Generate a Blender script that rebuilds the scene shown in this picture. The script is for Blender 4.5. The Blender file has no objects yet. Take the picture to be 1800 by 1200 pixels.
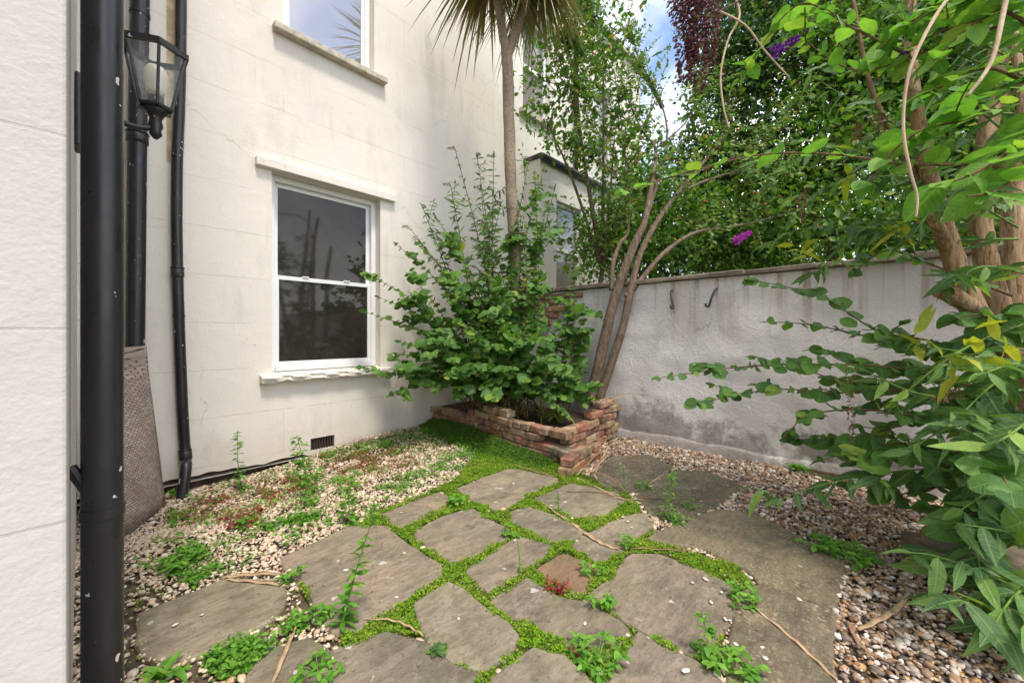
import bpy, math, random
import numpy as np
from mathutils import Vector, Matrix, noise
random.seed(7); rng = np.random.default_rng(7)
S = bpy.context.scene
COL = S.collection
R_ = math.radians
# ------------------------------------------------------------------ camera, sky, sun, exposure
FPX = 700.0; HZ = 588.0; CH = 1.1; YAW = R_(42.7)
cam = bpy.data.cameras.new('camera'); camo = bpy.data.objects.new('camera', cam); COL.objects.link(camo)
cam.sensor_width = 36; cam.lens = 36*FPX/1800; cam.shift_y = -(600-HZ)/1800
cam.clip_start = 0.02; cam.clip_end = 500
camo.location = (0, 0, CH); camo.rotation_euler = (math.pi/2, 0, YAW-math.pi/2)
S.camera = camo
SUN_EL, SUN_AZ = R_(64), R_(256)          # azimuth of the sun seen from the yard, measured from +x
sd = Vector((math.cos(SUN_EL)*math.cos(SUN_AZ), math.cos(SUN_EL)*math.sin(SUN_AZ), math.sin(SUN_EL)))
sun = bpy.data.lights.new('sun', 'SUN'); suno = bpy.data.objects.new('sun', sun); COL.objects.link(suno)
sun.energy = 1.5; sun.angle = R_(10); sun.color = (1, .92, .80)
suno.rotation_euler = sd.to_track_quat('Z', 'Y').to_euler(); suno.location = (0, 0, 12)
W = bpy.data.worlds.new('World'); S.world = W; W.use_nodes = True
wt = W.node_tree; bg = wt.nodes['Background']
sky = wt.nodes.new('ShaderNodeTexSky'); sky.sky_type = 'NISHITA'; sky.sun_disc = False
sky.sun_elevation = SUN_EL; sky.sun_rotation = math.pi/2-SUN_AZ
sky.air_density = 1.0; sky.dust_density = 1.5
tc = wt.nodes.new('ShaderNodeTexCoord')
nz = wt.nodes.new('ShaderNodeTexNoise'); nz.inputs['Scale'].default_value = 2.6; nz.inputs['Detail'].default_value = 6
cr = wt.nodes.new('ShaderNodeValToRGB'); cr.color_ramp.elements[0].position = .43; cr.color_ramp.elements[1].position = .68
mx = wt.nodes.new('ShaderNodeMix'); mx.data_type = 'RGBA'
mx.inputs['B'].default_value = (9.6, 9.3, 9.0, 1)
wt.links.new(tc.outputs['Generated'], nz.inputs['Vector']); wt.links.new(nz.outputs['Fac'], cr.inputs['Fac'])
wt.links.new(cr.outputs['Color'], mx.inputs['Factor']); wt.links.new(sky.outputs['Color'], mx.inputs['A'])
wt.links.new(mx.outputs['Result'], bg.inputs['Color']); bg.inputs['Strength'].default_value = .15
S.view_settings.view_transform = 'Standard'; S.view_settings.look = 'None'
S.view_settings.gamma = 1; S.view_settings.exposure = 1.12
S.render.engine = 'CYCLES'
S.cycles.max_bounces = 6; S.cycles.transparent_max_bounces = 8

# ------------------------------------------------------------------ pixel helpers (photo 1800 x 1200)
F = np.array((math.cos(YAW), math.sin(YAW), 0)); Rt = np.array((math.sin(YAW), -math.cos(YAW), 0))
UP = np.array((0, 0, 1.)); CP = np.array((0, 0, CH))
def ray(px, py): return F + Rt*((px-900)/FPX) + UP*((HZ-py)/FPX)
def P(px, py, d): return CP + ray(px, py)*d
def gh(x, y):
    sm = lambda t: (lambda u: u*u*(3-2*u))(np.clip(t, 0, 1))
    return -0.15*sm((np.asarray(y)-2.7)/0.8)*sm((2.4-np.asarray(x))/1.6)
def G(px, py, z=0.0):
    p = None
    for _ in range(4):
        r = ray(px, py); d = (z-CH)/r[2]; p = CP+r*d; z = float(gh(p[0], p[1]))
    return p
def MW(px, py, y=4.13):
    r = ray(px, py); return CP+r*(y/r[1])
def BW(px, py, x=3.97):
    r = ray(px, py); return CP+r*(x/r[0])
def proj(p):
    q = np.asarray(p)-CP
    d = q@F
    return 900+FPX*(q@Rt)/d, HZ-FPX*q[..., 2]/d, d
WY, BX, HT = 4.13, 3.97, 1.62

# ------------------------------------------------------------------ mesh helpers
def link(name, me, mat=None, parent=None, smooth=False):
    o = bpy.data.objects.new(name, me); COL.objects.link(o)
    if mat and not me.materials: me.materials.append(mat)
    if parent: o.parent = parent
    if smooth: me.polygons.foreach_set('use_smooth', [True]*len(me.polygons))
    return o
def tag(o, label=None, cat=None, group=None, kind=None):
    if label: o['label'] = label
    if cat: o['category'] = cat
    if group: o['group'] = group
    if kind: o['kind'] = kind
    return o
def empty(name, loc, label=None, cat=None, group=None):
    o = bpy.data.objects.new(name, None); COL.objects.link(o); o.location = tuple(loc); o.empty_display_size = .1
    return tag(o, label, cat, group)
class MB:
    """collects faces in world coordinates"""
    def __init__(s): s.v = []; s.f = []
    def add(s, v, f):
        n = len(s.v); s.v += [tuple(map(float, p)) for p in v]; s.f += [tuple(i+n for i in q) for q in f]; return s
    def box(s, a, b):
        (x0, y0, z0), (x1, y1, z1) = a, b
        return s.add([(x0,y0,z0),(x1,y0,z0),(x1,y1,z0),(x0,y1,z0),(x0,y0,z1),(x1,y0,z1),(x1,y1,z1),(x0,y1,z1)],
                     [(0,3,2,1),(4,5,6,7),(0,1,5,4),(1,2,6,5),(2,3,7,6),(3,0,4,7)])
    def tube(s, pts, rad, n=8, cap=True, jit=0):
        pts = [np.asarray(p, float) for p in pts]; k = len(pts)
        if not hasattr(rad, '__len__'): rad = [rad]*k
        prev = None; V = []
        for i in range(k):
            t = pts[min(i+1, k-1)]-pts[max(i-1, 0)]; t = t/(np.linalg.norm(t)+1e-9)
            if prev is None:
                a = np.array((0, 0, 1.)) if abs(t[2]) < .8 else np.array((1., 0, 0))
            else: a = prev
            u = a-t*(a@t); u /= np.linalg.norm(u)+1e-9; w = np.cross(t, u); prev = u
            for j in range(n):
                an = 2*math.pi*j/n; r = rad[i]*(1+(random.uniform(-jit, jit) if jit else 0))
                V.append(pts[i]+(u*math.cos(an)+w*math.sin(an))*r)
        Fc = [(i*n+j, i*n+(j+1) % n, (i+1)*n+(j+1) % n, (i+1)*n+j) for i in range(k-1) for j in range(n)]
        if cap: Fc += [tuple(range(n))[::-1], tuple((k-1)*n+j for j in range(n))]
        return s.add(V, Fc)
    def prism(s, poly, z0, z1):
        n = len(poly)
        return s.add([(p[0], p[1], z0) for p in poly]+[(p[0], p[1], z1) for p in poly],
                     [tuple(range(n))[::-1], tuple(range(n, 2*n))]+[(i, (i+1) % n, n+(i+1) % n, n+i) for i in range(n)])
    def build(s, name, mat, parent=None, smooth=False, bevel=0):
        base = np.array(parent_loc(parent))
        me = bpy.data.meshes.new(name); me.from_pydata([tuple(np.array(p)-base) for p in s.v], [], s.f); me.update()
        o = link(name, me, mat, parent, smooth)
        if bevel:
            m = o.modifiers.new('bevel', 'BEVEL'); m.width = bevel; m.segments = 2; m.limit_method = 'ANGLE'
        return o
def parent_loc(p):
    l = np.zeros(3)
    while p is not None: l = l+np.array(p.location); p = p.parent
    return l
def smoothpath(pts, rad=None, sub=6):
    pts = [np.asarray(p, float) for p in pts]; n = len(pts); out = []; ro = []
    for i in range(n-1):
        p0, p1, p2, p3 = pts[max(i-1, 0)], pts[i], pts[i+1], pts[min(i+2, n-1)]
        for k in range(sub):
            t = k/sub
            out.append(.5*((2*p1)+(-p0+p2)*t+(2*p0-5*p1+4*p2-p3)*t*t+(-p0+3*p1-3*p2+p3)*t**3))
            if rad: ro.append(rad[i]*(1-t)+rad[i+1]*t)
    out.append(pts[-1])
    if rad: ro.append(rad[-1]); return out, ro
    return out
def fastmesh(name, V, T, tint=None, luv=None):
    me = bpy.data.meshes.new(name); V = np.asarray(V, np.float32); T = np.asarray(T, np.int32)
    me.vertices.add(len(V)); me.vertices.foreach_set('co', V.ravel())
    me.loops.add(T.size); me.loops.foreach_set('vertex_index', T.ravel())
    me.polygons.add(len(T)); me.polygons.foreach_set('loop_start', np.arange(0, T.size, 3, dtype=np.int32))
    if tint is not None:
        a = me.attributes.new('tint', 'FLOAT', 'POINT'); a.data.foreach_set('value', np.asarray(tint, np.float32))
    if luv is not None:
        a = me.attributes.new('luv', 'FLOAT_VECTOR', 'POINT'); a.data.foreach_set('vector', np.asarray(luv, np.float32).ravel())
    me.update(calc_edges=True); return me
def frames(axis, normal):
    a = axis/np.linalg.norm(axis, axis=1, keepdims=True)
    n = normal-a*np.sum(a*normal, 1, keepdims=True); n /= np.linalg.norm(n, axis=1, keepdims=True)+1e-9
    return np.stack([a, np.cross(n, a), n], 2)           # columns: length, width, normal
def scatter(name, tv, tf, pos, rot, scl, tint, mat, parent=None, smooth=False, luv=False):
    """many small pieces as one mesh"""
    pos = np.asarray(pos); n = len(pos)
    if n == 0: return None
    scl = np.asarray(scl); scl = scl[:, None, :] if scl.ndim == 2 else scl[:, None, None]
    V = np.einsum('nij,nkj->nki', rot, tv[None]*scl)+pos[:, None, :]-parent_loc(parent)
    T = (tf[None]+(np.arange(n)*len(tv))[:, None, None]).reshape(-1, 3)
    me = fastmesh(name, V.reshape(-1, 3), T, np.repeat(tint, len(tv)), np.tile(tv, (n, 1)) if luv else None)
    return link(name, me, mat, parent, smooth)

# leaf templates: length along +x, folded along the midrib, tip drooping
def leaf_tpl(st, hw, fold=.18, droop=.18, wave=0.0):
    V = []; T = []
    for s, w in zip(st, hw):
        z = -droop*s*s
        V += [(s, -w, z+fold*w+wave*math.sin(9*s)*w), (s, 0, z), (s, w, z+fold*w-wave*math.sin(8*s)*w)]
    for i in range(len(st)-1):
        a, b = 3*i, 3*i+3
        for q in ((a, a+1, b+1, b), (a+1, a+2, b+2, b+1)):
            T += [(q[0], q[1], q[2]), (q[0], q[2], q[3])]
    return np.array(V), np.array(T)
ROUND = [leaf_tpl([0, .06, .2, .42, .65, .84, .95, 1], [.02, .2, .36, .44, .41, .28, .13, .01], f, d, .10) for f, d in ((.15, .1), (.34, .3), (-.15, .15), (.25, -.12), (.5, .2))]
BROAD = [leaf_tpl([0, .06, .2, .42, .65, .84, .95, 1], [.02, .16, .29, .35, .30, .17, .06, .005], f, d, .12) for f, d in ((.2, .12), (.35, .3), (.1, .2), (.3, -.1))]
LANCE = [leaf_tpl([0, .12, .35, .62, .85, 1], [.015, .1, .155, .125, .055, .004], f, d, .12) for f, d in ((.35, .25), (.2, .5), (.5, .1), (.3, -.1))]
OVAL = [leaf_tpl([0, .2, .5, .8, 1], [.02, .2, .28, .18, .01], f, d, .2) for f, d in ((.25, .15), (.1, .3))]
TINY = [(np.array([(0, 0, 0), (.5, -.3, .06), (1, 0, -.08), (.5, .3, .06), (.45, 0, -.02)]), np.array([(0, 1, 4), (1, 2, 4), (2, 3, 4), (3, 0, 4)]))]
BIT = [(np.array([(0, 0, 0), (.5, -.42, .1), (1, 0, 0), (.5, .42, .1)]), np.array([(0, 1, 2), (0, 2, 3)]))]

class Leaves:
    """leaves of one plant: the largest in view become parts of their own, the rest one joined part"""
    def __init__(s, tpls): s.t = tpls; s.p = []; s.a = []; s.n = []; s.s = []; s.c = []
    def add(s, p, axis, normal, size, tint=None):
        s.p.append(p); s.a.append(axis); s.n.append(normal); s.s.append(size); s.c.append(random.random() if tint is None else tint)
    def build(s, parent, mat, singles=300, name='leaf', rest='foliage', minpx=9):
        p = np.array(s.p); rot = frames(np.array(s.a, float), np.array(s.n, float)); sz = np.array(s.s); c = np.array(s.c)
        x, y, d = proj(p+rot[:, :, 0]*sz[:, None]*.5)
        show = np.where((d > .2) & (x > -20) & (x < 1820) & (y > -20) & (y < 1220), sz/np.maximum(d, .2)*FPX, 0)
        order = np.argsort(-show); pick = [i for i in order[:singles] if show[i] >= minpx]; mask = np.ones(len(p), bool)
        base = parent_loc(parent); mes = []
        if pick:
            for tv, tf in s.t:
                me = fastmesh(name, tv, tf, None, tv); me.materials.append(mat); me.polygons.foreach_set('use_smooth', [True]*len(me.polygons)); mes.append(me)
        for i in pick:
            mask[i] = False
            o = bpy.data.objects.new(name, mes[i % len(mes)]); COL.objects.link(o); o.parent = parent
            m = Matrix(rot[i].tolist()).to_4x4() @ Matrix.Diagonal((sz[i],)*3+(1,))
            m.translation = Vector(p[i]-base); o.matrix_basis = m
        if mask.any():
            idx = np.where(mask)[0]; tv, tf = s.t[0]
            o = scatter(rest, tv, tf, p[idx], rot[idx], sz[idx], c[idx], mat, parent, True, True); tag(o, kind='stuff')
def rv(s=1.0): return rng.normal(0, s, 3)

# ------------------------------------------------------------------ materials
def mat(name, rough=.7, spec=.3):
    m = bpy.data.materials.new(name); m.use_nodes = True; nt = m.node_tree; b = nt.nodes['Principled BSDF']
    b.inputs['Roughness'].default_value = rough; b.inputs['Specular IOR Level'].default_value = spec
    return m, nt, b
def N(nt, t, **kw):
    n = nt.nodes.new('ShaderNode'+t)
    for k, v in kw.items():
        if k in n.inputs: n.inputs[k].default_value = v
        else: setattr(n, k, v)
    return n
def L(nt, a, b): nt.links.new(a, b)
def coords(nt, scale=(1, 1, 1), obj=True):
    t = N(nt, 'TexCoord'); mp = N(nt, 'Mapping'); mp.inputs['Scale'].default_value = scale
    L(nt, t.outputs['Object' if obj else 'Generated'], mp.inputs['Vector']); return mp.outputs['Vector']
def wcoords(nt, scale=(1, 1, 1)):
    g = N(nt, 'NewGeometry'); mp = N(nt, 'Mapping'); mp.inputs['Scale'].default_value = scale
    L(nt, g.outputs['Position'], mp.inputs['Vector']); return mp.outputs['Vector']
def noise_(nt, vec, scale, detail=4, rough=.55):
    n = N(nt, 'TexNoise'); n.inputs['Scale'].default_value = scale; n.inputs['Detail'].default_value = detail; n.inputs['Roughness'].default_value = rough
    L(nt, vec, n.inputs['Vector']); return n.outputs['Fac']
def ramp(nt, fac, stops, interp='LINEAR'):
    r = N(nt, 'ValToRGB'); cr = r.color_ramp; cr.interpolation = interp
    while len(cr.elements) < len(stops): cr.elements.new(.5)
    for e, (p, c) in zip(cr.elements, stops):
        e.position = p; e.color = tuple(c)+(1,) if hasattr(c, '__len__') else (c, c, c, 1)
    L(nt, fac, r.inputs['Fac']); return r.outputs['Color']
def mixc(nt, fac, a, b, mode='MIX'):
    m = N(nt, 'Mix', data_type='RGBA', blend_type=mode)
    for s, v in (('Factor', fac), ('A', a), ('B', b)):
        if hasattr(v, 'is_linked'): L(nt, v, m.inputs[s])
        else: m.inputs[s].default_value = v if s == 'Factor' else tuple(v)+(1,)
    return m.outputs['Result']
def math_(nt, op, a, b=0.0):
    m = N(nt, 'Math', operation=op)
    for i, v in enumerate((a, b)):
        if hasattr(v, 'is_linked'): L(nt, v, m.inputs[i])
        else: m.inputs[i].default_value = v
    return m.outputs[0]
def bump(nt, b, h, strength=.3, dist=.01, prev=None):
    n = N(nt, 'Bump'); n.inputs['Strength'].default_value = strength; n.inputs['Distance'].default_value = dist
    L(nt, h, n.inputs['Height'])
    if prev: L(nt, prev, n.inputs['Normal'])
    L(nt, n.outputs['Normal'], b.inputs['Normal']); return n.outputs['Normal']
def plain(name, c, rough=.6, spec=.3, var=.15, scale=12, bmp=0):
    m, nt, b = mat(name, rough, spec); v = wcoords(nt)
    f = noise_(nt, v, scale, 5)
    L(nt, ramp(nt, f, [(.25, [x*(1-var) for x in c]), (.75, [min(1, x*(1+var)) for x in c])]), b.inputs['Base Color'])
    if bmp: bump(nt, b, noise_(nt, v, scale*5, 4), bmp, .005)
    return m
def ashlar(name, base, dirt, bs, plane='xz', row=.38, width=.95):
    """painted render with scored ashlar lines"""
    m, nt, b = mat(name, .85, .15); v = wcoords(nt)
    sp = N(nt, 'SeparateXYZ'); L(nt, v, sp.inputs[0]); cb = N(nt, 'CombineXYZ')
    L(nt, sp.outputs[0 if plane[0] == 'x' else 1], cb.inputs[0]); L(nt, sp.outputs[2], cb.inputs[1])
    br = N(nt, 'TexBrick'); L(nt, cb.outputs[0], br.inputs['Vector'])
    br.inputs['Scale'].default_value = 1; br.inputs['Mortar Size'].default_value = .0035; br.inputs['Mortar Smooth'].default_value = .3
    br.inputs['Brick Width'].default_value = width; br.inputs['Row Height'].default_value = row
    line = br.outputs['Fac']
    keep = ramp(nt, noise_(nt, v, 1.7, 4), [(.42, 0.0), (.56, 1.0)])
    line = math_(nt, 'MULTIPLY', line, keep)
    c1 = ramp(nt, noise_(nt, v, 1.1, 6), [(.3, [x*.93 for x in base]), (.7, base)])
    stain = ramp(nt, noise_(nt, wcoords(nt, (2.2, 2.2, .8)), 1.6, 8, .68), [(.55, 0.0), (.76, .55)])
    c2 = mixc(nt, stain, c1, dirt)
    drip = math_(nt, 'MULTIPLY', ramp(nt, noise_(nt, wcoords(nt, (9, 9, .55)), 1.6, 5, .6), [(.58, 0.0), (.72, 1.0)]), ramp(nt, noise_(nt, v, 1.4, 3), [(.48, 0.0), (.62, .5)]))
    c2 = mixc(nt, drip, c2, [x*.8 for x in dirt])
    vo = N(nt, 'TexVoronoi', feature='DISTANCE_TO_EDGE'); vo.inputs['Scale'].default_value = .8
    nn = N(nt, 'TexNoise'); nn.inputs['Scale'].default_value = 4; nn.inputs['Detail'].default_value = 6; L(nt, v, nn.inputs['Vector'])
    ws = N(nt, 'VectorMath', operation='SCALE'); L(nt, nn.outputs['Color'], ws.inputs[0]); ws.inputs['Scale'].default_value = .35
    wv = N(nt, 'VectorMath', operation='ADD'); L(nt, v, wv.inputs[0]); L(nt, ws.outputs[0], wv.inputs[1]); L(nt, wv.outputs[0], vo.inputs['Vector'])
    hair = math_(nt, 'MULTIPLY', ramp(nt, vo.outputs['Distance'], [(.0010, 1.0), (.0030, 0.0)]), ramp(nt, noise_(nt, v, 1.2, 2), [(.54, 0.0), (.58, 0.0 if name == 'pier_render' else .4)]))
    c2 = mixc(nt, hair, c2, (.25, .22, .19))
    speck = ramp(nt, noise_(nt, v, 26, 3, .6), [(.70, 0.0), (.77, .7)])
    sm = math_(nt, 'MULTIPLY', speck, ramp(nt, noise_(nt, v, 2.3, 3), [(.48, 0.0), (.62, 1.0)]))
    c3 = mixc(nt, sm, c2, [x*.45 for x in dirt])
    # damp dirt near the ground
    low = ramp(nt, math_(nt, 'ADD', sp.outputs[2], math_(nt, 'MULTIPLY', noise_(nt, v, 5, 6, .7), .5)), [(.2, .75), (.55, 0.0)])
    c3 = mixc(nt, math_(nt, 'MULTIPLY', low, .6), c3, (.52, .46, .37))
    c4 = mixc(nt, math_(nt, 'MULTIPLY', line, .36), c3, (.34, .30, .26))
    L(nt, c4, b.inputs['Base Color'])
    h = math_(nt, 'SUBTRACT', noise_(nt, v, bs, 6, .6), math_(nt, 'MULTIPLY', line, 1.2))
    n1 = bump(nt, b, noise_(nt, v, 5, 3), .25, .03)
    bump(nt, b, h, .35, .006, n1)
    return m
M = {}
M['render'] = ashlar('cream_render', (.80, .745, .67), (.55, .515, .455), 60, 'xz', .40, 2.6)
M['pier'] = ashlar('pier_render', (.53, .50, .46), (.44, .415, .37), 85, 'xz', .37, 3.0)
M['neigh'] = ashlar('neighbour_render', (.82, .78, .71), (.58, .55, .48), 50, 'xz', .40, 2.6)
M['upvc'] = plain('white_upvc', (.80, .80, .79), .35, .5, .03, 6)
M['sill'] = plain('weathered_sill', (.52, .47, .38), .9, .1, .35, 18, .5)
M['whitesill'] = plain('painted_sill', (.72, .68, .60), .9, .1, .18, 22, .5)
M['soil'] = plain('dark_soil', (.075, .055, .04), .95, .1, .5, 25, .8)
M['iron'] = plain('rusty_iron', (.06, .05, .045), .6, .4, .5, 40, .4)
M['dry'] = plain('dry_leaf', (.42, .29, .17), .75, .2, .3, 30, .2)
M['drydark'] = plain('dry_leaf_brown', (.26, .16, .09), .8, .2, .4, 30, .2)
M['vent'] = plain('vent_clay', (.07, .05, .045), .9, .1, .3, 30)
M['stone'] = plain('edging_stone', (.16, .13, .09), .9, .15, .5, 9, .8)
M['timber'] = plain('grey_timber', (.17, .12, .08), .85, .15, .4, 14, .5)
M['roof'] = plain('gutter_grey', (.05, .05, .055), .55, .4, .3, 10)

def black_pipe():
    m, nt, b = mat('black_pipe', .32, .5); v = wcoords(nt)
    sp = ramp(nt, noise_(nt, v, 38, 2, .4), [(.725, 0.0), (.745, 1.0)])
    s2 = ramp(nt, noise_(nt, wcoords(nt, (1, 1, .35)), 24, 3), [(.725, 0.0), (.74, 1.0)])
    wear = ramp(nt, noise_(nt, wcoords(nt, (1, 1, .3)), 9, 6, .7), [(.35, (.011, .010, .012)), (.7, (.026, .024, .026))])
    L(nt, mixc(nt, math_(nt, 'MAXIMUM', sp, s2), wear, (.55, .53, .5)), b.inputs['Base Color'])
    L(nt, ramp(nt, noise_(nt, v, 14, 5), [(.3, .24), (.7, .48)]), b.inputs['Roughness']); return m
M['pipe'] = black_pipe()
def glass(name, col, metal, rough, var):
    m, nt, b = mat(name, rough, .3 if metal == 0 else .6); v = wcoords(nt)
    L(nt, ramp(nt, noise_(nt, v, 7, 6, .7), [(.35, col), (.75, [c*(1+var) for c in col])]), b.inputs['Base Color'])
    b.inputs['Metallic'].default_value = metal; b.inputs['IOR'].default_value = 1.6; return m
M['glass'] = glass('dark_window_glass', (.022, .019, .016), 0, .05, .9)
M['glassup'] = glass('sky_window_glass', (.44, .43, .44), .6, .02, .05)
M['glassn'] = glass('neighbour_glass', (.26, .24, .225), .2, .06, .3)
def clear():
    m, nt, b = mat('lantern_glass', .05, .5); b.inputs['Base Color'].default_value = (.75, .78, .76, 1)
    tr = N(nt, 'BsdfTransparent'); mx = N(nt, 'MixShader'); mx.inputs[0].default_value = .14
    L(nt, tr.outputs[0], mx.inputs[1]); L(nt, b.outputs[0], mx.inputs[2]); L(nt, mx.outputs[0], nt.nodes['Material Output'].inputs[0]); return m
M['clear'] = clear()
M['bulb'] = plain('opal_bulb', (.75, .72, .58), .3, .5, .08, 20)

def roughcast():
    m, nt, b = mat('white_roughcast', .9, .12); v = wcoords(nt); sp = N(nt, 'SeparateXYZ'); L(nt, v, sp.inputs[0])
    base = ramp(nt, noise_(nt, v, 1.8, 6), [(.3, (.80, .755, .71)), (.7, (.90, .865, .825))])
    # worn-off paint low down
    w = math_(nt, 'ADD', math_(nt, 'MULTIPLY', sp.outputs[2], 1.0), math_(nt, 'MULTIPLY', noise_(nt, v, 2.6, 8, .72), 1.7))
    worn = ramp(nt, math_(nt, 'MULTIPLY', w, .5), [(.50, 1.0), (.60, 0.0)])
    wornc = ramp(nt, noise_(nt, v, 9, 6, .7), [(.3, (.20, .165, .145)), (.7, (.47, .42, .385))])
    c = mixc(nt, math_(nt, 'MULTIPLY', worn, .85), base, wornc)
    # rust runs below the coping
    st = ramp(nt, noise_(nt, wcoords(nt, (1, 7, .35)), 1.5, 5, .6), [(.53, 0.0), (.65, 1.0)])
    top = ramp(nt, sp.outputs[2], [(.0, 0.0), (1.0, 0.0), (1.0, 0.0)])
    tm = N(nt, 'MapRange'); L(nt, sp.outputs[2], tm.inputs[0]); tm.inputs[1].default_value = .95; tm.inputs[2].default_value = 1.62
    c = mixc(nt, math_(nt, 'MULTIPLY', math_(nt, 'MULTIPLY', st, tm.outputs[0]), .75), c, (.46, .28, .17))
    vo = N(nt, 'TexVoronoi', feature='DISTANCE_TO_EDGE'); vo.inputs['Scale'].default_value = .9
    wv = N(nt, 'VectorMath', operation='ADD'); nn = N(nt, 'TexNoise'); nn.inputs['Scale'].default_value = 5; nn.inputs['Detail'].default_value = 5; L(nt, v, nn.inputs['Vector'])
    ws = N(nt, 'VectorMath', operation='SCALE'); L(nt, nn.outputs['Color'], ws.inputs[0]); ws.inputs['Scale'].default_value = .28
    L(nt, v, wv.inputs[0]); L(nt, ws.outputs[0], wv.inputs[1]); L(nt, wv.outputs[0], vo.inputs['Vector'])
    crack = math_(nt, 'MULTIPLY', ramp(nt, vo.outputs['Distance'], [(.001, 1.0), (.0045, 0.0)]), ramp(nt, noise_(nt, v, 1.3, 2), [(.48, 0.0), (.56, 1.0)]))
    c = mixc(nt, math_(nt, 'MULTIPLY', crack, .4), c, (.25, .22, .19))
    L(nt, c, b.inputs['Base Color'])
    n1 = bump(nt, b, noise_(nt, v, 14, 6, .65), .7, .035)
    n2 = bump(nt, b, noise_(nt, v, 45, 6, .75), 1.0, .022, n1)
    bump(nt, b, math_(nt, 'SUBTRACT', 1.0, crack), .6, .008, n2); return m
M['roughcast'] = roughcast()
M['plinth'] = plain('grey_plinth', (.42, .38, .35), .9, .12, .3, 8, .5)
M['coping'] = plain('coping_stone', (.22, .18, .14), .9, .12, .4, 10, .6)

def brickm():
    m, nt, b = mat('old_brick', .9, .12); oi = N(nt, 'ObjectInfo'); v = wcoords(nt)
    c = ramp(nt, oi.outputs['Random'], [(0, (.34, .12, .075)), (.18, (.42, .22, .12)), (.34, (.40, .30, .18)), (.5, (.30, .13, .10)), (.64, (.44, .27, .14)), (.78, (.36, .29, .20)), (.9, (.42, .18, .13)), (1, (.24, .12, .085))])
    n = noise_(nt, v, 16, 6, .7)
    c = mixc(nt, ramp(nt, n, [(.5, 0.0), (.68, .75)]), c, (.50, .44, .36))
    c = mixc(nt, ramp(nt, noise_(nt, v, 9, 6, .7), [(.47, 0.0), (.64, .85)]), c, (.085, .075, .05))
    L(nt, c, b.inputs['Base Color']); n1 = bump(nt, b, noise_(nt, v, 30, 4), .5, .012); bump(nt, b, noise_(nt, v, 120, 4), .6, .004, n1); return m
M['brick'] = brickm()
def slabm(name, a, bcol, lich, amt, ls=34):
    m, nt, b = mat(name, .82, .2); oi = N(nt, 'ObjectInfo'); v = wcoords(nt)
    ad = N(nt, 'VectorMath', operation='ADD'); L(nt, v, ad.inputs[0])
    cx = N(nt, 'CombineXYZ'); L(nt, math_(nt, 'MULTIPLY', oi.outputs['Random'], 37.0), cx.inputs[0]); L(nt, cx.outputs[0], ad.inputs[1]); v = ad.outputs[0]
    mp = N(nt, 'Mapping'); L(nt, v, mp.inputs['Vector']); mp.inputs['Scale'].default_value = (1, 3.0, 1); mp.inputs['Rotation'].default_value = (0, 0, .5)
    grain = noise_(nt, mp.outputs['Vector'], 9, 7, .65)
    c = ramp(nt, grain, [(.25, a), (.75, bcol)])
    c = mixc(nt, .75, c, ramp(nt, noise_(nt, v, 2.6, 5, .6), [(.25, (.48, .48, .46)), (.5, (1, .98, .93)), (.75, (1.5, 1.38, 1.2))]), 'MULTIPLY')
    c = mixc(nt, .8, c, ramp(nt, oi.outputs['Random'], [(0, (.68, .68, .66)), (.2, (1.15, 1.06, .96)), (.4, (.86, .80, .76)), (.6, (1.28, 1.24, 1.08)), (.8, (.74, .77, .66)), (1, (1.12, .98, .90))]), 'MULTIPLY')
    c = mixc(nt, ramp(nt, noise_(nt, v, 3.2, 6, .7), [(.52, 0.0), (.72, .65)]), c, (.13, .135, .06))
    c = mixc(nt, math_(nt, 'MULTIPLY', math_(nt, 'MULTIPLY', ramp(nt, noise_(nt, v, ls, 5, .65), [(.52, 0.0), (.60, 1.0)]), ramp(nt, noise_(nt, v, 4.5, 4, .6), [(.38, .15), (.62, 1.0)])), amt), c, lich)
    blot = math_(nt, 'MULTIPLY', ramp(nt, noise_(nt, v, 11, 6, .75), [(.54, 0.0), (.63, 1.0)]), ramp(nt, noise_(nt, v, 1.7, 3), [(.42, 0.0), (.6, .55)]))
    c = mixc(nt, blot, c, (.31, .285, .225))
    dmp = math_(nt, 'MULTIPLY', ramp(nt, noise_(nt, v, 6, 6, .7), [(.52, 0.0), (.66, 1.0)]), .55)
    c = mixc(nt, dmp, c, (.085, .078, .055))
    sp = math_(nt, 'MULTIPLY', ramp(nt, noise_(nt, v, 17, 2, .4), [(.70, 0.0), (.725, 1.0)]), ramp(nt, noise_(nt, v, 2.1, 2), [(.5, 0.0), (.55, 1.0)]))
    c = mixc(nt, math_(nt, 'MULTIPLY', sp, .7), c, (.55, .53, .48))
    c = mixc(nt, math_(nt, 'MULTIPLY', ramp(nt, noise_(nt, v, 60, 3, .6), [(.62, 0.0), (.68, 1.0)]), .55), c, (.07, .06, .05))
    L(nt, c, b.inputs['Base Color']); n1 = bump(nt, b, grain, .6, .022); n1 = bump(nt, b, noise_(nt, v, 7, 5), .5, .03, n1); bump(nt, b, noise_(nt, v, 90, 5), .5, .005, n1); return m
M['slab'] = slabm('sandstone_slab', (.150, .128, .102), (.275, .243, .202), (.38, .32, .23), .3)
M['slabred'] = slabm('reddish_slab', (.20, .125, .085), (.30, .20, .14), (.34, .27, .2), .2)
M['slablich'] = slabm('lichened_slab', (.10, .086, .064), (.195, .168, .124), (.31, .275, .185), .95, 62)
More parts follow.
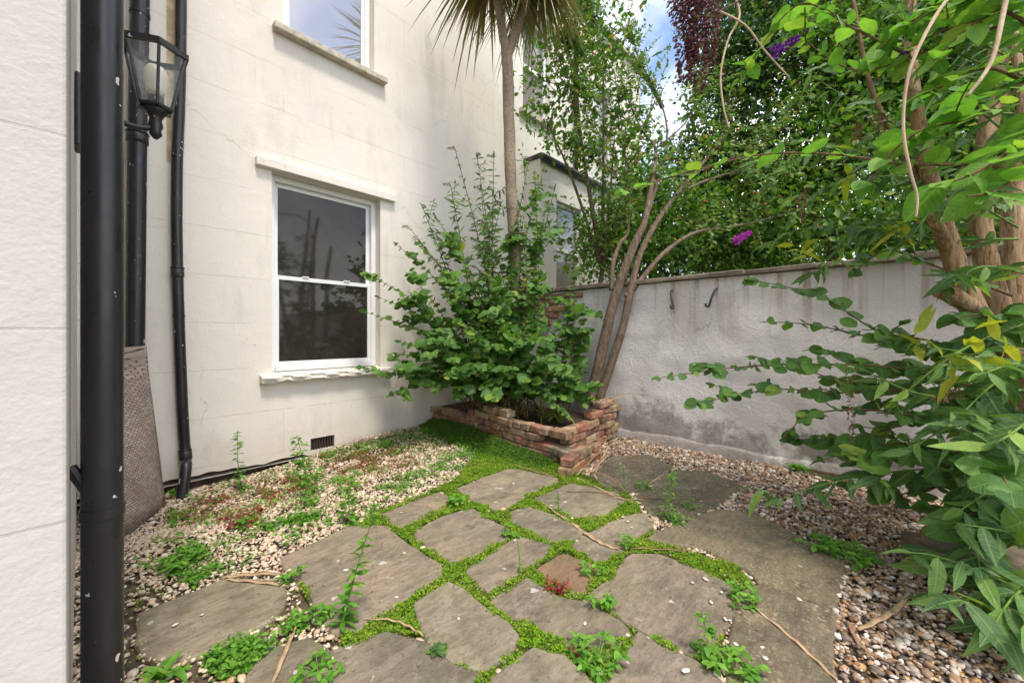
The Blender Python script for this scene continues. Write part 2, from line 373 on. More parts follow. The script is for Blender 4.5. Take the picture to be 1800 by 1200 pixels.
def attrmat(name, stops, rough=.6, trans=0, spec=.3, lightness=0, nscale=60, tr_gain=1.5, veins=False):
    m, nt, b = mat(name, rough, spec); at = N(nt, 'Attribute', attribute_name='tint'); oi = N(nt, 'ObjectInfo')
    t = math_(nt, 'FRACT', math_(nt, 'ADD', at.outputs['Fac'], oi.outputs['Random']))
    c = ramp(nt, t, stops); v = wcoords(nt)
    c = mixc(nt, .6, c, ramp(nt, noise_(nt, v, nscale, 3), [(.3, .62), (.7, 1.25)]), 'MULTIPLY')
    if veins:
        lu = N(nt, 'Attribute', attribute_name='luv'); sx = N(nt, 'SeparateXYZ'); L(nt, lu.outputs['Vector'], sx.inputs[0])
        av = math_(nt, 'ABSOLUTE', sx.outputs[1]); mid = ramp(nt, av, [(.008, 1.0), (.028, 0.0)])
        ph = math_(nt, 'FRACT', math_(nt, 'MULTIPLY', math_(nt, 'SUBTRACT', sx.outputs[0], math_(nt, 'MULTIPLY', av, .75)), 8.0))
        side = ramp(nt, math_(nt, 'ABSOLUTE', math_(nt, 'SUBTRACT', ph, .5)), [(.04, 1.0), (.16, 0.0)])
        vn = math_(nt, 'MAXIMUM', mid, math_(nt, 'MULTIPLY', side, .55))
        c = mixc(nt, math_(nt, 'MULTIPLY', vn, .38), c, (.30, .40, .13))
        brown = math_(nt, 'MULTIPLY', ramp(nt, noise_(nt, v, 38, 4, .6), [(.66, 0.0), (.71, 1.0)]), ramp(nt, noise_(nt, v, 3.5, 2), [(.5, 0.0), (.6, .9)]))
        c = mixc(nt, brown, c, (.20, .13, .05))
        bump(nt, b, math_(nt, 'ADD', math_(nt, 'MULTIPLY', vn, -1.0), math_(nt, 'MULTIPLY', noise_(nt, v, 90, 3), .8)), .5, .004)
    L(nt, c, b.inputs['Base Color'])
    if trans:
        ts = N(nt, 'BsdfTranslucent'); tcx = mixc(nt, 1.0, c, (tr_gain*1.05, tr_gain*1.15, tr_gain*.55), 'MULTIPLY'); L(nt, tcx, ts.inputs['Color'])
        mx = N(nt, 'MixShader'); mx.inputs[0].default_value = trans
        L(nt, b.outputs[0], mx.inputs[1]); L(nt, ts.outputs[0], mx.inputs[2]); L(nt, mx.outputs[0], nt.nodes['Material Output'].inputs[0])
    return m
M['pebL'] = attrmat('pale_pebble', [(0, (.58, .45, .31)), (.2, (.74, .61, .45)), (.4, (.50, .33, .20)), (.55, (.76, .67, .56)), (.7, (.56, .41, .28)), (.85, (.68, .57, .44)), (1, (.30, .20, .13))], .7, 0, .2, nscale=80)
M['pebR'] = attrmat('brown_pebble', [(0, (.46, .32, .19)), (.18, (.20, .11, .06)), (.36, (.60, .52, .43)), (.5, (.10, .08, .065)), (.65, (.46, .25, .10)), (.8, (.74, .70, .64)), (.9, (.30, .20, .12)), (1, (.14, .12, .1))], .55, 0, .3, nscale=80)
M['moss'] = attrmat('bright_moss', [(0, (.10, .22, .012)), (.25, (.17, .31, .016)), (.5, (.25, .40, .022)), (.75, (.34, .45, .04)), (.9, (.22, .33, .03)), (1, (.22, .20, .06))], .7, .3, .2)
M['mossdark'] = attrmat('dark_moss', [(0, (.05, .12, .012)), (.5, (.075, .17, .018)), (1, (.12, .22, .02))], .7, .25, .2)
M['mossmat'] = plain('mossy_earth', (.075, .095, .022), .95, .1, .55, 30, .6)
M['red'] = attrmat('red_weed', [(0, (.24, .035, .035)), (.5, (.32, .06, .05)), (.8, (.22, .10, .05)), (1, (.12, .16, .03))], .6, .25)
M['leafround'] = attrmat('round_leaf', [(0, (.045, .125, .022)), (.35, (.07, .175, .03)), (.7, (.10, .23, .035)), (.93, (.15, .29, .045)), (1, (.28, .34, .05))], .45, .30, .35, nscale=25, veins=True)
M['leaflance'] = attrmat('lance_leaf', [(0, (.05, .12, .045)), (.4, (.075, .165, .05)), (.7, (.11, .22, .055)), (.92, (.16, .29, .06)), (1, (.26, .38, .07))], .5, .32, .3, nscale=25, veins=True)
M['leafbright'] = attrmat('bright_leaf', [(0, (.08, .22, .03)), (.5, (.13, .30, .04)), (.9, (.19, .37, .05)), (1, (.30, .38, .05))], .5, .38, .3, nscale=25, veins=True)
M['leafyellow'] = attrmat('yellowing_leaf', [(0, (.42, .42, .03)), (.5, (.30, .36, .03)), (1, (.52, .46, .05))], .5, .35, .3, nscale=25, veins=True)
M['leafback'] = attrmat('hedge_leaf', [(0, (.03, .09, .016)), (.3, (.055, .14, .02)), (.6, (.09, .20, .025)), (.85, (.14, .27, .035)), (1, (.26, .30, .04))], .45, .32, .35)
M['leafrose'] = attrmat('rose_leaf', [(0, (.05, .13, .025)), (.4, (.09, .20, .03)), (.8, (.16, .29, .04)), (.95, (.26, .33, .05)), (1, (.32, .16, .05))], .5, .35, .3)
M['palm'] = attrmat('palm_leaf', [(0, (.07, .13, .035)), (.4, (.12, .19, .05)), (.65, (.20, .22, .07)), (.8, (.30, .22, .10)), (1, (.22, .12, .06))], .45, .2, .35)
M['weed'] = attrmat('weed_leaf', [(0, (.08, .22, .025)), (.5, (.13, .31, .035)), (1, (.20, .38, .05))], .55, .3, .25)
M['strap'] = attrmat('strap_leaf', [(0, (.18, .30, .05)), (.6, (.26, .36, .07)), (1, (.48, .40, .12))], .5, .3, .3)
M['purple'] = attrmat('purple_flower', [(0, (.48, .03, .55)), (.6, (.56, .04, .60)), (1, (.65, .10, .65))], .6, .2)
M['violet'] = attrmat('violet_flower', [(0, (.10, .01, .22)), (.6, (.16, .015, .30)), (1, (.24, .03, .36))], .6, .2)
M['darkpurple'] = attrmat('faded_flower', [(0, (.10, .035, .05)), (.4, (.17, .07, .09)), (.75, (.24, .13, .10)), (1, (.14, .05, .12))], .8, .1)
M['spent'] = attrmat('spent_flower', [(0, (.20, .11, .06)), (.6, (.28, .16, .09)), (1, (.16, .10, .08))], .8, .1)
M['berry'] = plain('red_hip', (.55, .06, .02), .35, .4, .2, 40)
def bark(name, a, c, sc=18, st=(1, 1, .2), bs=.7, peel=None):
    m, nt, b = mat(name, .85, .15); v = wcoords(nt, st)
    f = noise_(nt, v, sc, 7, .7); cc = ramp(nt, f, [(.3, a), (.68, c)])
    if peel:
        pf_ = ramp(nt, noise_(nt, wcoords(nt, (1, 1, .16)), sc*.55, 5, .6), [(.5, 0.0), (.53, 1.0)]); cc = mixc(nt, math_(nt, 'MULTIPLY', pf_, .8), cc, peel); f = math_(nt, 'ADD', f, math_(nt, 'MULTIPLY', pf_, .5))
    cc = mixc(nt, .6, cc, ramp(nt, noise_(nt, wcoords(nt), 4, 5), [(.3, .6), (.7, 1.15)]), 'MULTIPLY')
    L(nt, cc, b.inputs['Base Color'])
    n1 = bump(nt, b, f, bs, .02); bump(nt, b, noise_(nt, wcoords(nt), 90, 4), .4, .005, n1); return m
M['barktan'] = bark('peeling_tan_bark', (.19, .10, .048), (.64, .46, .28), 42, (1, 1, .13), 1.0, (.36, .215, .11))
M['barkgrey'] = bark('grey_brown_bark', (.075, .052, .036), (.28, .205, .145), 34, (1, 1, .4), 1.0)
M['barkpalm'] = bark('palm_bark', (.23, .17, .115), (.52, .42, .31), 40, (1, 1, 1.3), 1.0)
M['twig'] = bark('brown_twig', (.11, .065, .035), (.26, .165, .09), 30)
M['twigpale'] = bark('pale_twig', (.42, .30, .19), (.66, .52, .37), 30)
M['stemgreen'] = plain('green_stem', (.13, .22, .04), .6, .3, .3, 20)
def weave():
    m, nt, b = mat('woven_mat', .9, .1); v = coords(nt)
    br = N(nt, 'TexBrick'); L(nt, v, br.inputs['Vector']); br.offset = .5
    br.inputs['Scale'].default_value = 1; br.inputs['Brick Width'].default_value = .026; br.inputs['Row Height'].default_value = .016
    br.inputs['Mortar Size'].default_value = .0022; br.inputs['Mortar Smooth'].default_value = .6
    br.inputs['Color1'].default_value = (.38, .30, .25, 1); br.inputs['Color2'].default_value = (.55, .46, .39, 1); br.inputs['Mortar'].default_value = (.15, .11, .09, 1)
    c = mixc(nt, .6, br.outputs['Color'], ramp(nt, noise_(nt, v, 5, 5), [(.3, .6), (.7, 1.2)]), 'MULTIPLY')
    L(nt, c, b.inputs['Base Color']); bump(nt, b, math_(nt, 'SUBTRACT', 1.0, br.outputs['Fac']), .9, .004); return m
M['weave'] = weave()
def groundm():
    m, nt, b = mat('garden_ground', .95, .1); v = wcoords(nt)
    c = ramp(nt, noise_(nt, v, 14, 7, .7), [(.3, (.055, .042, .03)), (.6, (.14, .105, .075)), (.8, (.24, .19, .14))])
    L(nt, c, b.inputs['Base Color']); bump(nt, b, noise_(nt, v, 60, 5), .7, .02); return m
M['ground'] = groundm()

# ------------------------------------------------------------------ ground
xs = np.concatenate([[-60, -25, -8, -3], np.arange(-1.5, 5.01, .13), [7, 12, 30, 70]]); ys = np.concatenate([[-60, -25, -8], np.arange(-3, 4.6, .13), [5.5, 9, 25, 70]])
mb = MB(); nx, ny = len(xs), len(ys)
mb.add([(x, y, float(gh(x, y))-.012) for y in ys for x in xs], [(j*nx+i, j*nx+i+1, (j+1)*nx+i+1, (j+1)*nx+i) for j in range(ny-1) for i in range(nx-1)])
tag(mb.build('ground', M['ground'], smooth=True), kind='structure')

# ------------------------------------------------------------------ flagstones
SL = {  # outlines traced on the ground
 'a': [(498,982),(540,965),(610,930),(673,928),(720,965),(772,997),(770,1013),(722,1047),(690,1070),(660,1085),(627,1110),(590,1110),(560,1078),(550,1040),(527,1030),(505,1000)],
 'b': [(671,907),(725,885),(772,867),(790,875),(775,899),(760,902),(707,929),(700,927)],
 'c': [(730,935),(780,910),(812,900),(832,897),(846,910),(891,932),(890,947),(850,965),(812,987),(795,991),(762,970),(740,957),(735,945)],
 'd': [(807,860),(850,842),(895,826),(917,829),(977,842),(975,850),(925,872),(895,890),(870,896),(850,887),(825,877)],
 'e': [(943,877),(1003,852),(1083,867),(1097,882),(1070,900),(1047,913),(1000,907),(963,890)],
 'f': [(900,902),(930,893),(957,903),(1017,928),(1023,937),(1003,950),(980,957),(957,947),(903,920)],
 'g': [(850,987),(910,947),(967,963),(950,983),(913,1007),(887,1023),(857,1040),(823,1007)],
 'h': [(947,1003),(990,977),(1037,992),(1050,1003),(1027,1037),(1017,1042),(983,1030)],
 'i': [(1005,960),(1033,940),(1097,910),(1133,903),(1150,930),(1113,947),(1097,967),(1083,977),(1050,990)],
 'j': [(1140,950),(1192,924),(1262,899),(1320,905),(1400,945),(1476,992),(1462,1070),(1400,1049),(1338,1024),(1308,1000),(1238,966),(1180,957)],
 'k': [(1040,842),(1078,803),(1140,801),(1182,823),(1168,836),(1122,866),(1085,866)],
 'l': [(1118,874),(1184,830),(1240,831),(1300,855),(1258,891),(1188,918),(1142,903)],
 'm': [(1037,1050),(1083,1013),(1097,987),(1113,977),(1157,977),(1227,1003),(1280,1030),(1298,1050),(1283,1083),(1243,1153),(1210,1150),(1170,1133),(1133,1110),(1083,1080)],
 'n': [(863,1063),(927,1020),(983,1057),(1037,1063),(1100,1107),(1103,1120),(1063,1147),(1017,1147),(973,1120),(917,1097)],
 'o': [(733,1067),(787,1030),(812,1042),(850,1075),(890,1100),(905,1120),(890,1150),(850,1180),(800,1165),(760,1130),(745,1100)],
 'p': [(585,1150),(680,1115),(745,1135),(790,1172),(840,1190),(820,1245),(590,1245)],
 'q': [(870,1200),(940,1147),(990,1162),(1035,1205),(1020,1260),(870,1260)],
 'r': [(1065,1205),(1090,1165),(1125,1117),(1167,1139),(1217,1165),(1255,1190),(1268,1260),(1060,1265)],
 's': [(250,1080),(330,1047),(400,1020),(490,1025),(500,1050),(480,1085),(430,1115),(370,1145),(310,1160),(265,1150),(250,1130)],
 't': [(1306,1050),(1334,1034),(1460,1080),(1452,1170),(1470,1250),(1282,1250),(1288,1130)],
 'u': [(470,1150),(540,1128),(570,1150),(572,1245),(430,1245),(440,1190)],
}
def mesh_slab(name, poly, top, parent, m, thick=.05):
    # worn edge: subdivide the outline and wobble it, then a rounded shoulder
    pts = []; n = len(poly)
    for i in range(n):
        a, b = np.array(poly[i][:2]), np.array(poly[(i+1) % n][:2]); k = max(2, int(np.linalg.norm(b-a)/.035))
        for t in range(k):
            q = a+(b-a)*t/k; w = noise.noise_vector(Vector((q[0]*14, q[1]*14, 3)))
            w2 = noise.noise_vector(Vector((q[0]*45, q[1]*45, 8))); pts.append(q+np.array((w[0], w[1]))*.008+np.array((w2[0], w2[1]))*.0045)
    pts = np.array(pts); c = pts.mean(0); k = len(pts)
    nxt, prv = np.roll(pts, -1, 0), np.roll(pts, 1, 0); tn = nxt-prv; tn /= np.linalg.norm(tn, axis=1, keepdims=True)+1e-9
    nr = np.stack([tn[:, 1], -tn[:, 0]], 1)
    if np.sum((pts-c)*nr) < 0: nr = -nr
    rings = [(.018, -thick), (.018, -.012), (.014, -.004), (.006, 0)]
    V = []; tilt = rng.normal(0, .004, 2)
    for off, z in rings:
        for q, nn_ in zip(pts, nr):
            r = q+nn_*off; zz = .0016*noise.noise(Vector((q[0]*20, q[1]*20, 0)))
            V.append((r[0], r[1], top+z+zz+tilt@(q-c)))
    Fc = [(i*k+j, i*k+(j+1) % k, (i+1)*k+(j+1) % k, (i+1)*k+j) for i in range(3) for j in range(k)]+[tuple(3*k+j for j in range(k))]
    mb = MB(); mb.add(V, Fc); o = mb.build(name, m, parent)
    import bmesh
    bm = bmesh.new(); bm.from_mesh(o.data); bmesh.ops.recalc_face_normals(bm, faces=bm.faces); bm.to_mesh(o.data); bm.free()
    return o
patio_out = [G(*q) for q in [(500,985),(670,905),(807,850),(890,815),(1050,800),(1180,815),(1300,850),(1330,890),(1475,1000),(1470,1260),(430,1260),(560,1120),(545,1040)]]
bed = MB(); bed.prism(patio_out, -.05, -.006)
patio = tag(bed.build('patio', M['soil']), kind='structure')
SLW = {}
for k_, poly in SL.items():
    w = [G(*q) for q in poly]; SLW[k_] = np.array([q[:2] for q in w])
    mm = M['slabred'] if k_ == 'h' else (M['slablich'] if k_ in 'jklt' else M['slab'])
    z = float(np.mean([q[2] for q in w]))
    mesh_slab('flagstone', w, z+.012+rng.uniform(-.003, .004), patio, mm)
# paving carries on under the camera
for (x0, y0, x1, y1) in [(.1,.05,.6,.62),(.65,-.3,1.05,.28),(.05,-.62,.6,-.02),(-.55,.1,.04,.7),(-.6,-.7,0,.03)]:
    mesh_slab('flagstone', [(x0,y0),(x1,y0+.03),(x1-.02,y1),(x0+.03,y1-.02)], .012, patio, M['slab'])
    SLW['x%g%g' % (x0, y0)] = np.array([(x0,y0),(x1,y0),(x1,y1),(x0,y1)])

def inpoly(pts, poly):
    poly = np.asarray(poly)[:, :2]; x, y = pts[:, 0], pts[:, 1]; c = np.zeros(len(pts), bool); n = len(poly)
    for i in range(n):
        x0, y0 = poly[i]; x1, y1 = poly[i-1]
        if y0 == y1: continue
        c ^= ((y0 > y) != (y1 > y)) & (x < (x1-x0)*(y-y0)/(y1-y0)+x0)
    return c
def gp(px): return np.array([G(*q)[:2] for q in px])
def inslab(pts, grow=0):
    c = np.zeros(len(pts), bool)
    for w in SLW.values():
        if grow:
            ce = w.mean(0); d = w-ce; w = ce+d*(1+grow/np.linalg.norm(d, axis=1, keepdims=True))
        c |= inpoly(pts, w)
    return c
PLANTER = np.array([(2.74, 2.0), (3.97, 2.06), (3.97, 4.13), (2.95, 4.13), (2.9, 3.2), (2.78, 2.6)])
JOINT = gp([(500,985),(670,900),(800,845),(850,780),(905,760),(1000,825),(1100,862),(1130,900),(1160,955),(1300,1000),(1325,1035),(1300,1060),(1250,1170),(1270,1270),(585,1270),(600,1110),(550,1070),(505,1000)])
MOSSP = [(gp(q), d) for q, d in [
  ([(660,908),(800,842),(840,790),(820,768),(900,762),(1000,815),(985,845),(900,825),(800,862),(690,915)], 1.0),
  ([(560,805),(640,775),(770,742),(835,758),(862,800),(800,785),(700,800),(600,812)], .75),
  ([(215,1020),(300,1035),(330,1050),(255,1080),(250,1165),(215,1190)], .9),
  ([(350,1160),(480,1092),(500,1045),(560,1035),(575,1085),(470,1118),(400,1200),(320,1215)], .85),
  ([(400,1215),(480,1130),(590,1115),(600,1145),(470,1150),(440,1215)], .35)]]
RIGHTSIDE = gp([(1050,800),(1100,740),(1500,830),(1900,1000),(1900,1300),(1270,1300),(1300,1060),(1290,850)])
# ---- gravel
def sample(n, x0=-.1, x1=3.96, y0=-1.6, y1=4.1):
    p = np.stack([rng.uniform(x0, x1, n), rng.uniform(y0, y1, n)], 1)
    q = np.column_stack([p, gh(p[:, 0], p[:, 1])]); d = (q-CP)@F
    ok = d > .75; p, q = p[ok], q[ok]; x, y, d = proj(q)
    return p[(x > -250) & (x < 2150)]
pv, pf = None, None
ph = (1+5**.5)/2
pv = np.array([(-1,ph,0),(1,ph,0),(-1,-ph,0),(1,-ph,0),(0,-1,ph),(0,1,ph),(0,-1,-ph),(0,1,-ph),(ph,0,-1),(ph,0,1),(-ph,0,-1),(-ph,0,1)])/math.sqrt(1+ph*ph)
pf = np.array([(0,11,5),(0,5,1),(0,1,7),(0,7,10),(0,10,11),(1,5,9),(5,11,4),(11,10,2),(10,7,6),(7,1,8),(3,9,4),(3,4,2),(3,2,6),(3,6,8),(3,8,9),(4,9,5),(2,4,11),(6,2,10),(8,6,7),(9,8,1)])
pvj = pv*(1+rng.normal(0, .16, (12, 1)))
pts = sample(118000); pts = pts[~inslab(pts, .0) & ~inpoly(pts, PLANTER)]
dense = np.ones(len(pts)); dense[inpoly(pts, JOINT)] = .06
for q, d in MOSSP: dense[inpoly(pts, q)] = np.minimum(dense[inpoly(pts, q)], 1-d*.75)
pts = pts[rng.random(len(pts)) < dense]
right = inpoly(pts, RIGHTSIDE)
def randrot(n, flat=.35):
    ax = rng.normal(0, 1, (n, 3)); ax[:, 2] *= flat; nr = rng.normal(0, flat, (n, 3)); nr[:, 2] += 1
    return frames(ax, nr)
for sel, m, nm, lab in ((~right, 'pebL', 'gravel', 'pale cream and pink gravel spread beside the house wall'), (right, 'pebR', 'gravel', 'brown and white gravel under the shrub by the boundary wall')):
    p = pts[sel]; n = len(p); s = rng.lognormal(math.log(.0062 if m == 'pebL' else .0072), .40, n)
    scl = np.stack([s*rng.uniform(1.0, 1.7, n), s, s*rng.uniform(.45, .8, n)], 1)
    tag(scatter(nm, pvj, pf, np.column_stack([p, gh(p[:, 0], p[:, 1])-.004+rng.uniform(0, .012, n)]), randrot(n), scl, rng.random(n), M[m], smooth=True), lab, 'gravel', kind='stuff')
# ---- leaf litter and grit
pl_ = sample(5200); pl_ = pl_[~inpoly(pl_, PLANTER)]; keep_ = np.where(inpoly(pl_, RIGHTSIDE), .8, .45)*np.where(inslab(pl_), .35, 1); pl_ = pl_[rng.random(len(pl_)) < keep_]; n = len(pl_)
ax = rng.normal(0, 1, (n, 3)); ax[:, 2] *= .15; nr = rng.normal(0, .3, (n, 3)); nr[:, 2] += 1
tag(scatter('leaf_litter', *TINY[0], np.column_stack([pl_, gh(pl_[:, 0], pl_[:, 1])+np.where(inslab(pl_), .018, .012)]), frames(ax, nr), np.stack([rng.uniform(.008, .03, n), rng.uniform(.005, .014, n), rng.uniform(.008, .02, n)], 1), rng.random(n), M['spent']), 'brown leaf litter scattered over gravel and paving', 'leaf litter', kind='stuff')
# ---- moss
pts = np.concatenate([sample(90000), sample(520000, .6, 3.0, .1, 3.2)]); pts = pts[inpoly(pts, JOINT) | (np.arange(len(pts)) < 60000)]
nzv = np.array([noise.noise(Vector((p[0]*6, p[1]*6, 0)))*.6+noise.noise(Vector((p[0]*22, p[1]*22, 5)))*.4 for p in pts])
w = np.zeros(len(pts)); w[inpoly(pts, JOINT)] = 1.0
for q, d in MOSSP: w[inpoly(pts, q)] = np.maximum(w[inpoly(pts, q)], d)
w = np.clip(w*.78+(w > 0)*(nzv*1.6+.05), 0, 1)
wob = np.array([noise.noise(Vector((p[0]*9, p[1]*9, 50))) for p in pts]); edge = np.where(wob > .12, ~inslab(pts, -.006), np.where(wob > -.25, ~inslab(pts, .014), ~inslab(pts, .026))) & ~inpoly(pts, PLANTER)
p = pts[(rng.random(len(pts)) < w) & edge]; n = len(p)
hz = .004+.018*np.clip([.5+noise.noise(Vector((a*16, b*16, 9))) for a, b in p], 0, 1)*rng.random(n)**.5
mound = np.zeros(n); 
ax = rng.normal(0, 1, (n, 3)); ax[:, 2] = np.abs(ax[:, 2])*.5; nr = rng.normal(0, .55, (n, 3)); nr[:, 2] += 1
tag(scatter('moss', *BIT[0], np.column_stack([p, gh(p[:, 0], p[:, 1])+hz]), frames(ax, nr), rng.uniform(.006, .0125, n), np.clip(rng.random(n)*.55+.45*np.array([.5+.9*noise.noise(Vector((a*5, b*5, 31))) for a, b in p]), 0, .999), M['moss']), 'bright green moss filling the joints between the flagstones', 'moss', kind='stuff')
mb = MB(); mb.prism([(a, b, 0) for a, b in JOINT], -.02, -.001); tag(mb.build('moss_mat', M['mossmat']), 'dark mossy earth in the joints between the flagstones', 'moss', kind='stuff')
# darker moss bank against the planter
n = 16000; yy = rng.uniform(2.02, 4.05, n); xw = np.interp(yy, [2.0, 2.6, 3.2, 4.1], [2.74, 2.80, 2.90, 2.97]); t = rng.random(n)
wd = np.interp(yy, [2.0, 2.3, 3.0, 3.6, 4.05], [.12, .26, .34, .36, .2]); hh = np.interp(yy, [2.0, 2.3, 2.6, 3.2, 3.7, 4.05], [.02, .05, .06, .09, .10, .06])
nb = np.array([noise.noise(Vector((a*7, b*7, 2))) for a, b in zip(t*.4, yy)])
pz = (1-t)**1.5*hh*(1+.5*nb)
pb = np.stack([xw-.02-t*wd, yy, pz+rng.uniform(0, .02, n)], 1); ax = rng.normal(0, 1, (n, 3)); nr = rng.normal(0, .5, (n, 3)); nr += (-.6, 0, .8)
tag(scatter('moss_bank', *BIT[0], pb, frames(ax, nr), rng.uniform(.008, .018, n), rng.random(n), M['mossdark']), 'dark green moss bank creeping up the brick planter', 'moss', kind='stuff')
mb = MB(); K = 24
for i in range(K+1):
    y = 2.02+2.03*i/K; x0 = np.interp(y, [2.0, 2.6, 3.2, 4.1], [2.74, 2.80, 2.90, 2.97]); wv = np.interp(y, [2.0, 2.3, 3.0, 3.6, 4.05], [.12, .26, .34, .36, .2]); hv = np.interp(y, [2.0, 2.3, 2.6, 3.2, 3.7, 4.05], [.02, .05, .06, .09, .10, .06])
    for t in (0, .15, .35, .6, 1): mb.v.append((x0+.03-t*wv, y, -.01+(1-t)**1.5*hv))
mb.f += [(i*5+j, i*5+j+1, i*5+6+j, i*5+5+j) for i in range(K) for j in range(4)]
tag(mb.build('earth_bank', M['soil'], smooth=True), kind='structure')
# ---- low clover and red-leaved ground cover
def cover(name, polys, n, size, m, lab, lift=.03):
    P_ = []
    for q, dn in polys:
        q = gp(q); k = int(n*dn); p = np.stack([rng.uniform(q[:, 0].min(), q[:, 0].max(), k), rng.uniform(q[:, 1].min(), q[:, 1].max(), k)], 1); p = p[inpoly(p, q)]
        c = np.array([noise.noise(Vector((a*7, b*7, 1))) for a, b in p]); P_.append(p[(c+rng.normal(0, .16, len(c))) > .02])
    p = np.concatenate(P_); p = p[~inslab(p, -.01)]; k = len(p); ax = rng.normal(0, 1, (k, 3)); ax[:, 2] *= .3; nr = rng.normal(0, .4, (k, 3)); nr[:, 2] += 1
    tag(scatter(name, *TINY[0], np.column_stack([p, gh(p[:, 0], p[:, 1])+.008+rng.random(k)**2*lift]), frames(ax, nr), rng.uniform(.6, 1.3, k)*size, rng.random(k), m), lab, 'ground cover', kind='stuff')
LEFT_BED = [(240,1010),(300,900),(400,850),(620,790),(770,745),(850,790),(800,845),(670,900),(500,975),(400,1015)]
cover('clover', [(LEFT_BED, 2.2), ([(640,890),(760,850),(850,805),(835,785),(760,820),(660,860)], 1), ([(560,800),(700,770),(780,745),(790,765),(640,800),(570,815)], 1.2), ([(270,1010),(340,960),(390,1000),(340,1035)], .5), ([(410,930),(540,890),(570,910),(440,950)], .5), ([(300,930),(350,880),(330,870),(295,890)], .3), ([(500,830),(600,840),(640,870),(560,890)], .4), ([(360,1165),(520,1095),(540,1110),(400,1205)], .6)], 6000, .022, M['weed'], 'low green clover spreading over the pale gravel', .045)
cover('red_groundcover', [([(300,920),(420,850),(620,800),(740,790),(700,850),(560,880),(420,930)], 1.4), ([(560,800),(690,790),(740,820),(600,840)], 1), ([(450,860),(540,830),(560,860),(470,880)], .7), ([(290,900),(400,860),(410,890),(310,930)], .5), ([(390,915),(460,895),(470,925),(400,935)], .5), ([(1000,1150),(1030,1140),(1040,1160),(1010,1170)], .12), ([(960,1030),(1000,1035),(990,1050),(960,1045)], .12), ([(1300,1090),(1330,1085),(1325,1110),(1305,1110)], .3)], 3000, .022, M['red'], 'dark red low weeds growing in the gravel', .03)

# ------------------------------------------------------------------ house
house = empty('house', (1.9, WY, -.15), 'cream rendered house with white sash windows and scored ashlar lines', 'house')
def wall_open(name, xs_, zs_, holes, y, depth, m, parent, bottom=None):
    mb = MB(); X = sorted(set(xs_)); Z = sorted(set(zs_)); idx = {}
    def vid(x, z):
        k = (x, z)
        if k not in idx:
            idx[k] = len(mb.v); mb.v.append((x, y, z))
        return idx[k]
    for i in range(len(X)-1):
        for j in range(len(Z)-1):
            cx, cz = (X[i]+X[i+1])/2, (Z[j]+Z[j+1])/2
            if any(a < cx < b and c < cz < d for a, b, c, d in holes): continue
            mb.f.append((vid(X[i], Z[j]), vid(X[i+1], Z[j]), vid(X[i+1], Z[j+1]), vid(X[i], Z[j+1])))
    for a, b, c, d in holes:
        q = [(a, c), (b, c), (b, d), (a, d)]
        for i in range(4):
            (xa, za), (xb, zb) = q[i], q[(i+1) % 4]
            mb.add([(xa, y, za), (xb, y, zb), (xb, y+depth, zb), (xa, y+depth, za)], [(0, 1, 2, 3)])
    x0, x1, z0, z1 = X[0], X[-1], Z[0], Z[-1]
    mb.add([(x0,y,z0),(x0,y+.35,z0),(x0,y+.35,z1),(x0,y,z1),(x1,y,z0),(x1,y+.35,z0),(x1,y+.35,z1),(x1,y,z1)], [(0,1,2,3),(4,7,6,5),(3,2,6,7),(0,4,5,1),(1,5,6,2)])
    if bottom: bottom(mb, idx)
    return mb.build(name, m, parent)
# lower window opening 1.20..2.29 x .72..2.62; upper window from the photo
LW = (1.20, 2.29, .72, 2.62)
ul = MW(497, 60); ur = MW(652, 140); UW = (ul[0], ur[0]+.04, 3.96, 5.75)
VENT = (MW(546, 780)[0], MW(588, 780)[0], -.05, .07)
cols = list(np.arange(-.06, 4.10, .08))
cols = [c for c in cols if all(abs(c-e) > .03 for e in LW[:2]+UW[:2]+VENT[:2])]
def jag(mb, idx):
    rr = random.Random(3)
    for (x, z), i in idx.items():
        if z < -.09 and not (VENT[0]-.01 < x < VENT[1]+.01):
            mb.v[i] = (x, WY-.001, np.interp(x, [0, .6, 1.1, 2.0, 3.0, 4.1], [-.05, -.05, -.075, -.055, -.03, -.02])+rr.uniform(-.012, .012))
wall_open('wall', cols+[-.06, 4.11]+list(LW[:2])+list(UW[:2])+list(VENT[:2]), [-.1, -.05, .07, .72, 2.62, 3.96, 5.75, 8.2], [LW, UW, VENT], WY, .2, M['render'], house, jag)
MB().box((-.02, WY+.065, -.4), (4.09, WY+.3, 0.13)).build('footing', M['ground'], house)
# the projecting wing next to the camera
PY, PX = 1.15, -.0175
mb = MB(); mb.box((-3.2, PY, -.3), (PX, WY+.3, 8.2)); mb.build('projecting_wing', M['pier'], house, bevel=.006)

